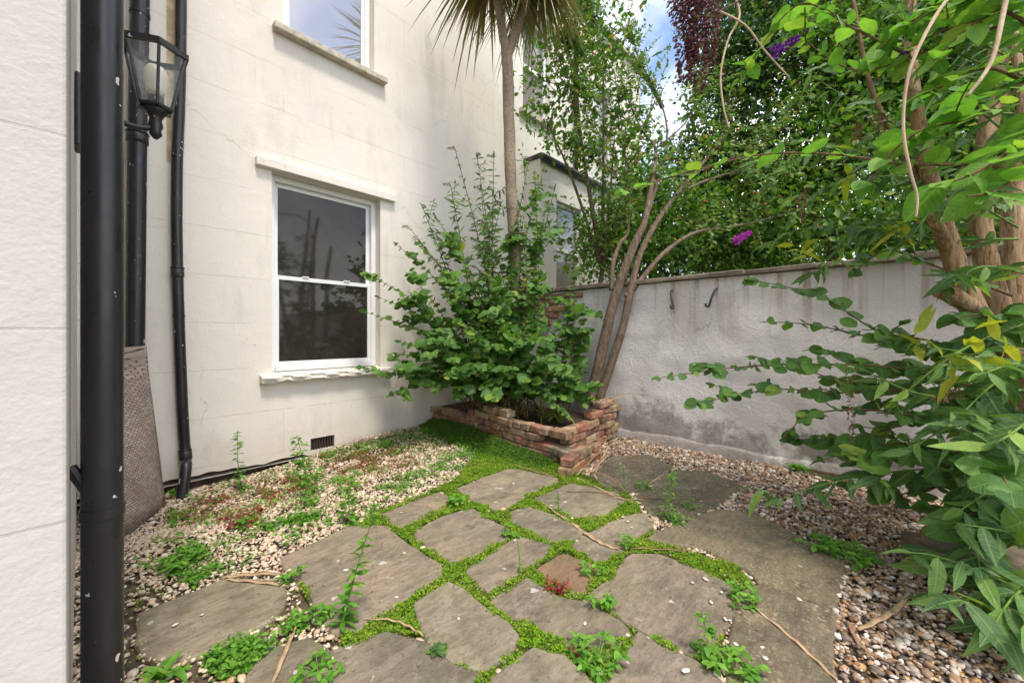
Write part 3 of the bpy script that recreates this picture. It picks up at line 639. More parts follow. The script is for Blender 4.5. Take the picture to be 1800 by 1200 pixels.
def sash(parent, op, yf, meet, glassm, glassm2=None, name='sash_window'):
    x0, x1, z0, z1 = op; fw = .055
    f = MB(); 
    f.box((x0+.002, yf, z0), (x0+fw, yf+.09, z1)); f.box((x1-fw, yf, z0), (x1-.002, yf+.09, z1)); f.box((x0+fw, yf, z1-fw), (x1-fw, yf+.09, z1-.002)); f.box((x0+fw, yf-.03, z0+.002), (x1-fw, yf+.09, z0+.05))
    w = f.build(name, M['upvc'], parent, bevel=.004)
    a, b = x0+fw, x1-fw
    def one(za, zb, yy, g, nm):
        s = MB(); sw = .04
        s.box((a+.001, yy, za), (a+sw, yy+.035, zb)); s.box((b-sw, yy, za), (b-.001, yy+.035, zb)); s.box((a+sw, yy, za), (b-sw, yy+.035, za+sw)); s.box((a+sw, yy, zb-sw), (b-sw, yy+.035, zb))
        s.build(nm, M['upvc'], w, bevel=.003)
        MB().box((a+sw-.003, yy+.012, za+sw-.003), (b-sw+.003, yy+.022, zb-sw+.003)).build('pane', g, w)
    one(z0+.051, meet+.02, yf+.012, glassm, 'lower_sash'); one(meet-.02, z1-fw-.001, yf+.05, glassm2 or glassm, 'upper_sash')
    for hx in (a+.28, b-.28):
        MB().box((hx-.03, yf+.0, meet+.021), (hx+.03, yf+.03, meet+.033)).build('sash_catch', M['upvc'], w)
    return w
w1 = sash(house, (LW[0], LW[1], LW[2]+.03, LW[3]), WY+.10, 1.65, M['glass'])
# rough stone sill with a broken lip, plain hood board
mb = MB(); xs2 = np.linspace(1.10, 2.40, 40); rr = random.Random(5)
for x in xs2:
    lip = rr.uniform(-.012, .004)+.012*math.sin(x*23); mb.v += [(x, WY+.11, .70), (x, WY+.11, .748), (x, WY-.075+lip*.5, .722), (x, WY-.085-lip, .705), (x, WY-.075+lip, .665-lip), (x, WY+.0, .655)]
mb.f += [(i*6+j, i*6+(j+1) % 6, i*6+6+(j+1) % 6, i*6+6+j) for i in range(39) for j in range(6)]+[tuple(range(6))[::-1], tuple(39*6+j for j in range(6))]
mb.build('sill', M['whitesill'], w1)
MB().box((1.065, WY-.055, 2.622), (2.46, WY+.002, 2.70)).build('hood', M['render'], w1, bevel=.006)
w2 = sash(house, (UW[0], UW[1], UW[2]+.02, UW[3]), WY+.10, 4.93, M['glassup'])
mb = MB(); mb.box((UW[0]-.09, WY-.085, UW[2]-.05), (UW[1]+.12, WY+.10, UW[2]+.012)); mb.build('sill', M['sill'], w2, bevel=.008)
vt = MB().box((VENT[0], WY+.04, -.05), (VENT[1], WY+.06, .07)).build('air_vent', M['soil'], house)
for i in range(9):
    x = VENT[0]+(i+.5)*(VENT[1]-VENT[0])/9; MB().box((x-.0055, WY+.012, -.047), (x+.0055, WY+.028, .067)).build('vent_bar', M['vent'], vt)
for j in range(6):
    z = -.04+j*.02; MB().box((VENT[0]+.002, WY+.029, z-.004), (VENT[1]-.002, WY+.039, z+.004)).build('vent_bar', M['vent'], vt)

# ------------------------------------------------------------------ pipes
def pipe(name, label, pts, r, collars=(), brackets=(), n=28):
    pts, rd = smoothpath(pts, [r]*len(pts), 6); e = empty(name, (pts[0][0], pts[0][1], pts[0][2]), label, 'drainpipe')
    b = MB().tube(pts, rd, n).build('pipe', M['pipe'], e, True)
    for z in collars:
        k = min(range(len(pts)), key=lambda i: abs(pts[i][2]-z)); p = np.array(pts[k]); t = np.array(pts[min(k+1, len(pts)-1)])-np.array(pts[max(k-1, 0)]); t /= np.linalg.norm(t)
        if t[2] < 0: t = -t
        MB().tube([p-t*.035, p-t*.03, p+t*.03, p+t*.035], [r*1.05, r*1.16, r*1.16, r*1.05], n).tube([p+t*.037, p+t*.047], [r*1.22]*2, n).build('collar', M['pipe'], e, True)
    for z, tx, ty in brackets:
        k = min(range(len(pts)), key=lambda i: abs(pts[i][2]-z)); p = np.array(pts[k])
        q = MB(); q.tube([p-np.array((0, 0, .012)), p+np.array((0, 0, .012))], [r*1.08]*2, n); q.tube([p, (tx if tx is not None else p[0], ty if ty is not None else p[1], z)], .012, 8); q.build('bracket', M['pipe'], e)
    return e
pipe('drainpipe', 'thick glossy black drainpipe in front of the lantern, with white paint flecks', [(.038, 1.434, -.03), (.038, 1.434, 1.2), (.038, 1.434, 8)], .0385, (), [(.78, PX, None), (3.2, PX, None)], 40)
p2t = MW(243, 100, 4.04); p2b = MW(238, 600, 4.04)
pipe('soil_pipe', 'black soil pipe in the wall corner with the woven mat leaning on it', [(p2b[0]-.015, 4.045, -.16), (p2b[0], 4.045, 1.05), (p2t[0]-.004, 4.045, 2.55), (p2t[0]+.015, 4.05, 4.2), (p2t[0]+.02, 4.05, 8)], .055, (2.42,), [(3.6, None, WY)])
q = [MW(x, y, 4.075) for x, y in ((318, 20), (311, 300), (312, 480), (320, 700), (326, 800))]
zb = -.17
q = [np.array((q[0][0], 4.08, 8.0))]+q+[np.array((q[-1][0]-.01, 3.98, .06)), np.array((q[-1][0]-.045, 3.93, zb))]
pipe('downpipe', 'slim black downpipe on the cream wall, kicked out at its foot', q[::-1], .037, (.16, 1.62), [(1.3, None, WY), (3.2, None, WY)])
MB().box((p2t[0]+.17, WY-.006, 2.47), (p2t[0]+.27, WY-.001, 8.0)).build('bare_render_patch', plain('bare_render', (.50, .40, .26), .9, .1, .3, 14, .6), house)

# ------------------------------------------------------------------ wall lantern
lc = np.array((.235, 2.45)); lz = 2.14
lan = empty('wall_lantern', (PX, 2.45, 1.87), 'black six sided wall lantern with clear panes and pale bulb behind the thick drainpipe', 'lantern')
def hexa(r, z, n=6, a0=math.pi/6): return [np.array((lc[0]+r*math.cos(a0+i*math.pi/3), lc[1]+r*math.sin(a0+i*math.pi/3), z)) for i in range(n)]
MB().box((PX+.001, 2.39, 1.87), (PX+.018, 2.51, 2.17)).build('back_plate', M['pipe'], lan, bevel=.006)
MB().tube(smoothpath([(PX+.01, 2.45, 2.06), (.08, 2.45, 2.05), (.15, 2.45, 2.03), (.215, 2.45, 2.045), (.235, 2.45, 2.09)]), .013, 10).build('arm', M['pipe'], lan, True)
MB().tube([(lc[0], lc[1], z) for z in (2.0, 2.02, 2.04, 2.06, 2.09, 2.115, 2.135)], [.008, .024, .020, .028, .022, .034, .06], 16).build('stem', M['pipe'], lan, True)
b0, b1 = hexa(.062, lz), hexa(.115, lz+.25); fr = MB()
for i in range(6): fr.tube([b0[i], b1[i]], .006, 6)
for r_, z, th in ((.062, lz, .010), ):
    h = hexa(r_, z)
    for i in range(6): fr.tube([h[i], h[(i+1) % 6]], th, 6)
fr.build('frame', M['pipe'], lan)
rim = MB(); o_, i_ = hexa(.128, lz+.245), hexa(.108, lz+.245)
for z0, z1 in ((0, .024),):
    V = [p+np.array((0, 0, z)) for z in (z0, z1) for p in o_]+[p+np.array((0, 0, z)) for z in (z0, z1) for p in i_]
    rim.add(V, [(k, (k+1) % 6, 6+(k+1) % 6, 6+k) for k in range(6)]+[(12+k, 18+k, 18+(k+1) % 6, 12+(k+1) % 6) for k in range(6)]+[(k, 12+k, 12+(k+1) % 6, (k+1) % 6) for k in range(6)]+[(6+k, 6+(k+1) % 6, 18+(k+1) % 6, 18+k) for k in range(6)])
rim.build('rim', M['pipe'], lan)
for i in range(6):
    a = [b0[i]*.97+np.array((*lc, lz))*.03, b0[(i+1) % 6]*.97+np.array((*lc, lz))*.03, b1[(i+1) % 6]*.97+np.array((*lc, lz+.25))*.03, b1[i]*.97+np.array((*lc, lz+.25))*.03]
    MB().add(a, [(0, 1, 2, 3)]).build('pane', M['clear'], lan)
MB().tube([(lc[0], lc[1], lz+z) for z in (.0, .02, .05, .055)], [.03, .032, .03, .02], 18).build('lamp_holder', M['pipe'], lan, True)
MB().tube([(lc[0], lc[1], lz+z) for z in (.055, .08, .12, .165, .19, .2)], [.03, .036, .042, .042, .03, .008], 20).build('bulb', M['bulb'], lan, True)

# ------------------------------------------------------------------ woven mat leaning on the soil pipe
a, b_ = G(222, 940), G(292, 890); a = a+(b_-a)*(-.25); t0, t1 = P(205, 612, 2.83), P(256, 607, 2.86)
mb = MB(); nu, nv = 8, 12
mx_ = (t1-t0)
for j in range(nv+1):
    for i in range(nu+1):
        u, v_ = i/nu, j/nv; p = (a*(1-u)+b_*u)*(1-v_)+(t0*(1-u)+t1*u)*v_
        p = p+np.array((.5, -.5, 0))*.03*math.sin(math.pi*v_)*math.sin(math.pi*u)
        mb.v.append(p)
mb.f += [(j*(nu+1)+i, j*(nu+1)+i+1, (j+1)*(nu+1)+i+1, (j+1)*(nu+1)+i) for j in range(nv) for i in range(nu)]
o = mb.build('woven_mat', None, None, True); me = o.data
# mat built in its own plane coordinates so the weave follows it
ex = Vector(b_-a).normalized(); ey = (Vector(t0)-Vector(a)); ey = (ey-ex*ey.dot(ex)).normalized(); ez = ex.cross(ey)
mw = Matrix((ex, ey, ez)).transposed().to_4x4(); mw.translation = Vector(a); me.transform(mw.inverted()); o.matrix_world = mw; me.materials.append(M['weave'])
so = o.modifiers.new('thick', 'SOLIDIFY'); so.thickness = .012
tag(o, 'beige woven basket-pattern mat leaning against the black soil pipe', 'mat')

# ------------------------------------------------------------------ boundary wall
bw = empty('boundary_wall', (BX, 1.0, 0), 'whitewashed roughcast garden wall with stone coping and two iron hooks', 'wall')
mb = MB(); ny_, nz_ = 150, 40; y0, y1 = -4.2, WY-.002
for j in range(nz_+1):
    for i in range(ny_+1):
        y = y0+(y1-y0)*i/ny_; z = -.1+(HT+.1)*j/nz_
        d = .022*noise.noise(Vector((1, y*1.1, z*1.1)))+.012*noise.noise(Vector((4, y*4, z*4)))+.005*noise.noise(Vector((7, y*14, z*14)))
        mb.v.append((BX+d, y, z))
mb.f += [(j*(ny_+1)+i, (j+1)*(ny_+1)+i, (j+1)*(ny_+1)+i+1, j*(ny_+1)+i+1) for j in range(nz_) for i in range(ny_)]
mb.add([(BX+.24,y0,-.1),(BX+.24,y1,-.1),(BX+.24,y1,HT),(BX+.24,y0,HT),(BX,y0,-.1),(BX,y0,HT),(BX,y1,HT)], [(0,3,2,1),(4,0,3,5)])
mb.build('render', M['roughcast'], bw, True)
mb = MB(); ys3 = np.linspace(y0, 2.2, 70)
for y in ys3:
    top = .085+.03*noise.noise(Vector((y*2.3, 0, 0)))+.015*noise.noise(Vector((y*9, 0, 3))); pr = .032+.014*noise.noise(Vector((y*5, 7, 0)))
    mb.v += [(BX-pr-.01, y, -.08), (BX-pr, y, top-.02), (BX-pr+.012, y, top), (BX+.03, y, top+.01)]
mb.f += [(i*4+j, i*4+j+1, i*4+5+j, i*4+4+j) for i in range(len(ys3)-1) for j in range(3)]
mb.build('plinth', M['roughcast'], bw, True)
y = y0
while y < 3.35:
    l = random.uniform(.45, .75); h = random.uniform(.04, .055); x = random.uniform(-.02, .012)
    c = MB(); c.box((BX-.045+x, y, HT+.004), (BX+.28+x, y+l-.008, HT+.004+h)); o = c.build('coping_stone', M['coping'], bw, bevel=.009)
    for v in o.data.vertices: v.co += Vector((random.uniform(-.008, .008), random.uniform(-.004, .004), random.uniform(-.006, .006)))
    y += l
# bare brickwork where the render has gone, next to the house
def brick_mesh(seed, l=.215, w=.1, h=.065):
    import bmesh
    r = random.Random(seed); bm = bmesh.new(); bmesh.ops.create_cube(bm, size=1)
    for v in bm.verts: v.co = Vector((v.co.x*l, v.co.y*w, v.co.z*h))+Vector((r.uniform(-1, 1)*.006, r.uniform(-1, 1)*.004, r.uniform(-1, 1)*.004))
    bmesh.ops.bevel(bm, geom=bm.edges[:], offset=.006+r.random()*.003, segments=1, affect='EDGES')
    me = bpy.data.meshes.new('brick'); bm.to_mesh(me); bm.free(); me.materials.append(M['brick']); return me
BRK = [brick_mesh(i) for i in range(5)]; HALF = [brick_mesh(20+i, .105) for i in range(3)]
def brick(parent, p, rz, me, rx=0.0, ry=0.0):
    o = bpy.data.objects.new('brick', me); COL.objects.link(o); o.parent = parent; o.location = tuple(np.array(p)-parent_loc(parent)); o.rotation_euler = (rx, ry, rz); return o
for k in range(5):
    z = HT-.05-k*.078; yend = 2.62+.06*math.sin(k*2.1)+k*.05; y = WY-.12-(k % 2)*.11
    while y > yend:
        brick(bw, (BX+.028+random.uniform(-.006, .006), y, z), math.pi/2+random.uniform(-.02, .02), random.choice(BRK)); y -= .228
# two iron hooks
for (xa, ya, xb, yb, s) in ((1180, 513, 1184, 541, -1), (1258, 509, 1246, 538, 1)):
    a, b_ = BW(xa, ya, BX-.03), BW(xb, yb, BX-.045)
    MB().tube(smoothpath([a+np.array((.06, 0, .0)), a+np.array((0, 0, .005)), (a+b_)/2+np.array((-.02, 0, 0)), b_, b_+np.array((-.02, .015, .0)), b_+np.array((-.03, .02, .025))]), .0095, 8).build('hook', M['iron'], bw, True)
e = MB(); t_a, t_b = G(1250, 797), G(1478, 842)
mb = MB(); dv = (t_b-t_a); dv[2] = 0; nn = np.array((-dv[1], dv[0], 0)); nn /= np.linalg.norm(nn)
mb.prism([t_a, t_b, t_b+nn*.05, t_a+nn*.05], -.02, .035)
tag(mb.build('timber_edging', M['timber'], bevel=.005), 'thin weathered timber batten on the gravel at the foot of the white wall', 'batten')
# stone block at the lower right, under the shrub
mb = MB(); c0, c1 = G(1628, 1010), G(1800, 1035); dv = c1-c0; dv[2] = 0; nn = np.array((-dv[1], dv[0], 0)); nn /= np.linalg.norm(nn)
mb.prism([c0, c0+dv*1.6, c0+dv*1.6+nn*.2, c0+nn*.2], -.02, .12); o = mb.build('stone_block', M['stone'], bevel=.02)
tag(o, 'long mossy stone edging block under the leaning shrub', 'stone')

# ------------------------------------------------------------------ brick planter
pl = empty('brick_planter', (3.35, 3.0, 0), 'tumbledown corner planter of loose old red and yellow bricks', 'planter')
def lay(path, heights, z0=0.0, thick=.1, skip=0):
    """courses of dry-laid bricks along a path; heights = number of courses by distance"""
    path = [np.array(p, float) for p in path]; seg = [np.linalg.norm(path[i+1]-path[i]) for i in range(len(path)-1)]; Lt = sum(seg)
    def at(s):
        for i, l in enumerate(seg):
            if s <= l or i == len(seg)-1:
                d = (path[i+1]-path[i])/l; return path[i]+d*s, math.atan2(d[1], d[0])
            s -= l
    mx_c = math.ceil(max(h for _, h in heights))
    for c in range(mx_c):
        s = -.11*(c % 2)+random.uniform(-.01, .02)
        while s < Lt-.04:
            half = random.random() < .28; l = .112 if half else .222
            mid = s+l/2
            if random.random() < .06 and c > 1: s += l; continue
            if mid < Lt and np.interp(mid, [q[0] for q in heights], [q[1] for q in heights]) > c+.35:
                p, a = at(mid); n_ = np.array((-math.sin(a), math.cos(a)))*random.uniform(-.022, .022)
                brick(pl, (p[0]+n_[0], p[1]+n_[1], z0+.033+c*.0715), a+random.uniform(-.09, .09), random.choice(HALF if half else BRK), random.uniform(-.04, .04), random.uniform(-.035, .035))
            s += l
lay([(2.80, 2.0), (2.86, 2.62), (2.95, 3.2), (3.02, 4.08)], [(0, 3.9), (.25, 4.3), (.5, 3.9), (.75, 4.6), (1.2, 4.5), (1.35, 3.2), (2.1, 3.0)])
lay([(2.86, 2.03), (3.4, 2.07), (3.93, 2.12)], [(0, 3.9), (.3, 4.0), (.45, 4.6), (.65, 5.0), (.75, 5.9), (1.2, 6.2)])
# low spur of bricks in front of the corner
sp = G(1003, 838)
for k, (dx, dy, dz, a, hf) in enumerate([(0, 0, .033, .15, 0), (.19, .04, .033, .1, 0), (.39, .05, .033, .1, 0), (.03, .01, .104, .25, 0), (.24, .05, .104, .15, 0), (.45, .06, .104, .05, 1)]):
    brick(pl, (sp[0]+dx+.06, sp[1]+dy+.05, dz), a, (HALF if hf else BRK)[k % 3])
soil = MB(); soil.prism([(2.84, 2.08), (3.96, 2.14), (3.96, 4.12), (3.05, 4.12), (2.96, 3.2)], .0, .19); soil.build('soil', M['soil'], pl)

# ------------------------------------------------------------------ neighbouring house
nh = empty('neighbouring_house', (6.5, 4.35, 0), 'neighbouring cream terrace house beyond the garden wall', 'house')
NY, EY = 4.32, 3.98
nw1 = MW(912, 195, NY); nw2 = MW(972, 235, NY); n2a = MW(1052, 280, NY); n2b = MW(1078, 300, NY)
h1 = (nw1[0]+.1, nw2[0]-.1, nw1[2]+.05, nw1[2]+1.75); h2 = (n2a[0], n2b[0], n2a[2], n2a[2]+1.6)
def nwin(parent, h, y, name='window'):
    x0, x1, z0, z1 = h; f = MB(); t = .06
    f.box((x0+.002, y, z0+.002), (x0+t, y+.07, z1-.002)); f.box((x1-t, y, z0+.002), (x1-.002, y+.07, z1-.002)); f.box((x0+t, y, z1-t), (x1-t, y+.07, z1-.002)); f.box((x0+t, y, z0+.002), (x1-t, y+.07, z0+t)); m_ = (z0+z1)/2; f.box((x0+t, y-.01, m_-.03), (x1-t, y+.07, m_+.03))
    w = f.build(name, M['upvc'], parent)
    MB().box((x0+t-.002, y+.03, z0+t-.002), (x1-t+.002, y+.04, m_-.028)).build('pane', M['glassn'], w); MB().box((x0+t-.002, y+.03, m_+.028), (x1-t+.002, y+.04, z1-t+.002)).build('pane', M['glassn'], w); return w
wall_open('wall', [4.12, 9.3, h1[0], h1[1], h2[0], h2[1]], [-.2, h1[2], h1[3], h2[2], h2[3], 7.5], [h1, h2], NY, .15, M['neigh'], nh)
for h in (h1, h2):
    w = nwin(nh, h, NY+.09); MB().box((h[0]-.1, NY-.08, h[2]-.07), (h[1]+.1, NY+.08, h[2]-.001)).build('sill', M['sill'], w)
MB().box((4.12, NY-.1, 7.505), (9.4, NY+.4, 7.6)).build('eaves', M['sill'], nh)
MB().box((h1[0]-.12, NY-.12, h1[3]+.02), (h1[1]+.25, NY+.0-.001, h1[3]+.18)).build('hood', M['neigh'], nh)
gx0, gx1 = MW(958, 290, EY)[0], MW(1068, 332, EY)[0]; gz = 3.92
h3 = (MW(978, 400, EY)[0], MW(1022, 400, EY)[0], 1.75, MW(980, 352, EY)[2])
wall_open('extension_wall', [gx0-.12, gx1, h3[0], h3[1]], [-.2, h3[2], h3[3], gz], [h3], EY, .12, M['neigh'], nh)
MB().box((gx0-.12, EY+.345, -.2), (gx0-.121+.01, NY-.002, gz)).build('extension_side', M['neigh'], nh)
nwin(nh, h3, EY+.06)
MB().tube([(gx0-.15, EY-.06, gz), (gx1+.05, EY-.06, gz+.02)], .055, 12).build('gutter', M['roof'], nh, True)
MB().prism([(gx0-.15, EY-.04), (gx1, EY-.04), (gx1, NY-.003), (gx0-.15, NY-.003)], gz+.01, gz+.07).build('extension_roof', M['roof'], nh)
x_ = MW(1013, 200, NY-.06)[0]; MB().tube([(x_, NY-.06, gz+.1), (x_, NY-.06, 7.5)], .04, 12).build('downpipe', M['pipe'], nh, True)
x_ = MW(938, 400, 4.18)[0]; MB().tube([(x_, 4.2, -.1), (x_, 4.2, 3.9)], .045, 14).build('soil_pipe', M['pipe'], nh, True)
a = MW(1112, 100, NY-.05); b_ = MW(1210, 205, NY-.05)
MB().tube([P(1110, 95, 9.2), P(1150, 160, 9.2), P(1165, 190, 9.2)], .05, 8).build('verge', M['roof'], nh, True)

# ------------------------------------------------------------------ plants
def sides(p, t, k, up=np.array((0, 0, 1.)), spread=1.0, jit=.3):
    """leaf direction for node k on a stem with tangent t, alternating sides"""
    s = np.cross(t, up); s /= np.linalg.norm(s)+1e-9
    return t*.55+s*(1 if k % 2 else -1)*spread+rv(jit)
def tang(path, i):
    t = np.array(path[min(i+1, len(path)-1)])-np.array(path[max(i-1, 0)]); return t/(np.linalg.norm(t)+1e-9)
def resample(path, step):
    path = [np.array(p) for p in path]; out = [path[0]]; acc = 0
    for a, b in zip(path[:-1], path[1:]):
        l = np.linalg.norm(b-a); d = step-acc
        while d < l: out.append(a+(b-a)*d/l); d += step
        acc = (acc+l) % step
    return out
BIAS = np.array((-.75, -.6, 0.))
def leafy(lv, path, step, size, start=0.0, droop=0.0, pair=True, jit=.3, nj=.35, tint=None, grow=.5, bias=1.0):
    q = resample(path, step); n = len(q)
    for i in range(int(start*n), n):
        t = tang(q, i); f = i/max(1, n-1)
        for k in ((0, 1) if pair else (i % 2,)):
            ax = sides(q[i], t, k, jit=jit)+np.array((0, 0, -droop)); nr = np.array((0, 0, .9))+BIAS*bias+rv(nj)
            sz = size*random.uniform(.55, 1.28)*(1-grow*max(0, f-.6)/.4)
            lv.add(q[i]+rv(.004), ax, nr, sz, tint)
    lv.add(q[-1], tang(q, n-1), np.array((0, 0, 1.))+rv(.3), size*.6)

# --- corner shrub with round leaves
b0 = np.array((3.25, 3.2, .22)); sh = empty('round_leaf_shrub', b0, 'bushy shrub with round green leaves spilling out of the brick planter', 'shrub')
tips = [(645,480,3.95),(642,548,3.95),(692,425,4.2),(668,660,3.8),(683,695,3.75),(735,430,4.25),(762,375,4.4),(700,600,3.8),(745,620,3.75),(800,560,3.8),(850,600,3.75),(900,520,4.0),(930,600,3.85),(985,560,4.1),(1030,590,4.3),(1030,545,4.35),(960,480,4.4),(800,430,4.45),(820,500,4.2),(740,560,3.95),(780,660,3.75),(850,680,3.7),(920,680,3.75),(1000,650,3.95),(720,530,3.95),(1015,470,4.6),(950,430,4.7),(880,650,3.7),(700,650,3.7),(760,690,3.75),(830,640,3.65),(960,640,3.8),(880,560,3.85),(780,480,4.2),(850,450,4.4),(715,480,4.1),(1040,640,4.2),(975,700,3.7),(1030,715,3.75),(1000,735,3.55),(860,700,3.6),(800,700,3.7),(765,600,3.75),(915,460,4.4),(870,500,4.1),(1010,520,4.3),(960,530,4.1),(945,565,3.95),(975,610,3.9),(990,585,4.0),(905,610,3.8),(940,650,3.75),(660,520,4.0),(700,570,3.85),(730,650,3.7),(690,620,3.75),(780,520,4.05),(835,545,3.9),(1025,690,3.8),(1005,690,3.75),(940,300,4.6),(965,345,4.65),(925,400,4.5),(992,395,4.7),(852,385,4.45),(905,330,4.6)]
st = MB(); lv = Leaves(ROUND)
for k, (x, y, d) in enumerate(tips):
    t = P(x, y, d); t[1] = min(t[1], 4.06); s = b0+np.array((random.uniform(-.3, .35), random.uniform(-.5, .35), 0)); 
    if x > 1000: s = np.array((3.5, 2.5+random.uniform(-.1, .2), .22))
    mid = (s+t)/2; mid[2] = max(mid[2], s[2]+.62*(t[2]-s[2]))+.10
    if t[2] < .7: mid[2] += .12
    pth, rd = smoothpath([s, mid, t], [.008, .005, .0015], 10)
    st.tube(pth, rd, 5, False); leafy(lv, pth, .062, .118 if 440 < y and x < 960 else .088, .3, .1)
    for j in range(3):
        i0 = random.randint(6, 18); p0 = np.array(pth[i0]); dr = sides(p0, tang(pth, i0), j, jit=.5); dr /= np.linalg.norm(dr); dr[2] = dr[2]*.5+.12
        e2 = p0+dr*random.uniform(.14, .32); e2[1] = min(e2[1], 4.06); e2[0] = min(e2[0], 3.9); tw = smoothpath([p0, (p0+e2)/2+np.array((0, 0, .03)), e2], None, 5); st.tube(tw, .0022, 4, False); leafy(lv, tw, .058, .108, .1, .1)
st.build('stems', M['twig'], sh, True)
lv.build(sh, M['leafround'])

# --- corner buddleia: upright wands with narrow leaves and spent flower spikes
def panicle(name, tipb, tipe, r, m, parent, n=160, sz=.012):
    t = rng.random(n); a = rng.uniform(0, 2*math.pi, n); rr_ = r*(1-t*.8)*rng.uniform(.4, 1, n); ax_ = np.array(tipe)-np.array(tipb); l = np.linalg.norm(ax_); d = ax_/l
    u = np.cross(d, (0.3, .2, 1)); u /= np.linalg.norm(u); v = np.cross(d, u); sag = np.stack([t*0, t*0, -.12*l*t*t], 1)
    off = np.cos(a)[:, None]*u+np.sin(a)[:, None]*v
    p = np.array(tipb)+t[:, None]*ax_+off*rr_[:, None]+sag
    return scatter(name, *TINY[0], p, frames(off+d*.6+rng.normal(0, .3, (n, 3)), rng.normal(0, 1, (n, 3))), rng.uniform(.7, 1.4, n)*sz, rng.random(n), m, parent)
bb = np.array((3.35, 3.55, .22)); bu = empty('buddleia_wands', bb, 'thin upright shrub with narrow leaves and brown spent flower spikes in the house corner', 'shrub')
st = MB(); lv = Leaves(LANCE); lv2 = None
for (x, y, d) in [(800,262,4.5),(838,270,4.55),(868,275,4.6),(742,362,4.35),(792,325,4.4),(845,330,4.5),(880,360,4.4),(930,280,4.6),(955,300,4.7),(975,330,4.8),(770,420,4.3),(850,400,4.3),(920,380,4.5),(960,400,4.7),(720,400,4.3)]:
    t = P(x, y, d); t[1] = min(t[1], 4.02); s = bb+np.array((random.uniform(-.25, .35), random.uniform(-.3, .2), 0)); mid = (s+t)/2+np.array((0, 0, .15)); mid[:2] = s[:2]*.6+t[:2]*.4
    pth, rd = smoothpath([s, mid, t], [.009, .006, .0025], 12); st.tube(pth, rd, 5, False); leafy(lv, pth, .07, .14, .3, .35, jit=.35)
    for j in range(5):
        i0 = random.randint(10, 22); p0 = np.array(pth[i0]); dr = sides(p0, tang(pth, i0), j, jit=.4); dr /= np.linalg.norm(dr); e2 = p0+dr*random.uniform(.12, .26)+np.array((0, 0, .06)); e2[1] = min(e2[1], 4.05); tw = smoothpath([p0, (p0+e2)/2+np.array((0, 0, .02)), e2], None, 5)
        st.tube(tw, .002, 4, False); leafy(lv, tw, .045, .105, .1, .35, jit=.35)
        if j < 2 and y < 380: panicle('flower_spike', e2, e2+(dr*.5+np.array((0, 0, -.02)))*.16, .011, M['spent'], bu, 60, .011)
    panicle('flower_spike', t, t+np.array((-.6*Rt[0], -.6*Rt[1], .12))*.14*random.choice((1, 1, -.5)), .015, M['spent'], bu, 90, .012)
st.build('stems', M['twig'], bu, True); lv.build(bu, M['leaflance'], 200)

# --- cordyline (palm-like) tree
pb_ = np.array((3.43, 3.19, .22)); pm = empty('cabbage_palm', pb_, 'tall palm-like tree with slim grey trunk forking below its spiky crown', 'palm tree')
tp = [pb_, P(905, 490, 4.66), P(897, 300, 4.55), P(893, 140, 4.45), P(891, 95, 4.43)]
MB().tube(*smoothpath(tp, [.075, .070, .064, .062, .064], 8), n=14, jit=.07).build('trunk', M['barkpalm'], pm, True)
c1, c2 = P(862, -80, 4.35), P(948, -70, 4.45)
for c in (c1, c2): MB().tube(*smoothpath([tp[-1]-np.array((0, 0, .03)), (tp[-1]+c)/2+np.array((0, 0, -.05)), c], [.055, .045, .05], 6), n=12, jit=.07).build('limb', M['barkpalm'], pm, True)
blades = []; 
for c in (c1, c2):
    for k in range(170):
        az = random.uniform(0, 2*math.pi); el = random.choice([random.uniform(-.9, .2), random.uniform(-.2, 1.3)]); l = random.uniform(.6, .95); dv = np.array((math.cos(az)*math.cos(el), math.sin(az)*math.cos(el), math.sin(el)))
        blades.append((c+dv*.05, dv, l, el))
def blade_mesh(p, dv, l, w, sag, base):
    V = []; T = []; n = 6; sd = np.cross(dv, (0, 0, 1)); sd /= np.linalg.norm(sd)+1e-9
    for i in range(n+1):
        t = i/n; q = p+dv*l*t+np.array((0, 0, -sag*l*t*t)); wd = w*(math.sin(math.pi*min(1, .15+t*.85))**.6 if t < 1 else .02)
        V += [q-sd*wd-base, q+np.array((0, 0, -wd*.5))-base, q+sd*wd-base]
    for i in range(n):
        a = 3*i
        for f in ((a, a+1, a+4, a+3), (a+1, a+2, a+5, a+4)): T += [(f[0], f[1], f[2]), (f[0], f[2], f[3])]
    return V, T
for (p, dv, l, el) in blades:
    V, T = blade_mesh(p, dv, l, .012, random.uniform(.15, .4) if el > 0 else random.uniform(.3, .75), pb_); me = fastmesh('blade', V, T); link('blade', me, M['palm'], pm, True)
n = 420; VV = []; TT = []; tt = []
for k in range(n):     # dead skirt below the heads
    c = (c1, c2)[k % 2]; az = random.uniform(0, 6.28); dv = np.array((math.cos(az)*.6, math.sin(az)*.6, -.7)); V, T = blade_mesh(c+dv*.05-np.array((0, 0, .04)), dv, random.uniform(.4, .8), .010, random.uniform(.15, .4), pb_)
    TT += [tuple(i+len(VV) for i in f) for f in T]; VV += V; tt += [random.uniform(.6, .95)]*len(V)
tag(link('dead_blades', fastmesh('dead_blades', VV, TT, tt), M['palm'], pm, True), kind='stuff')

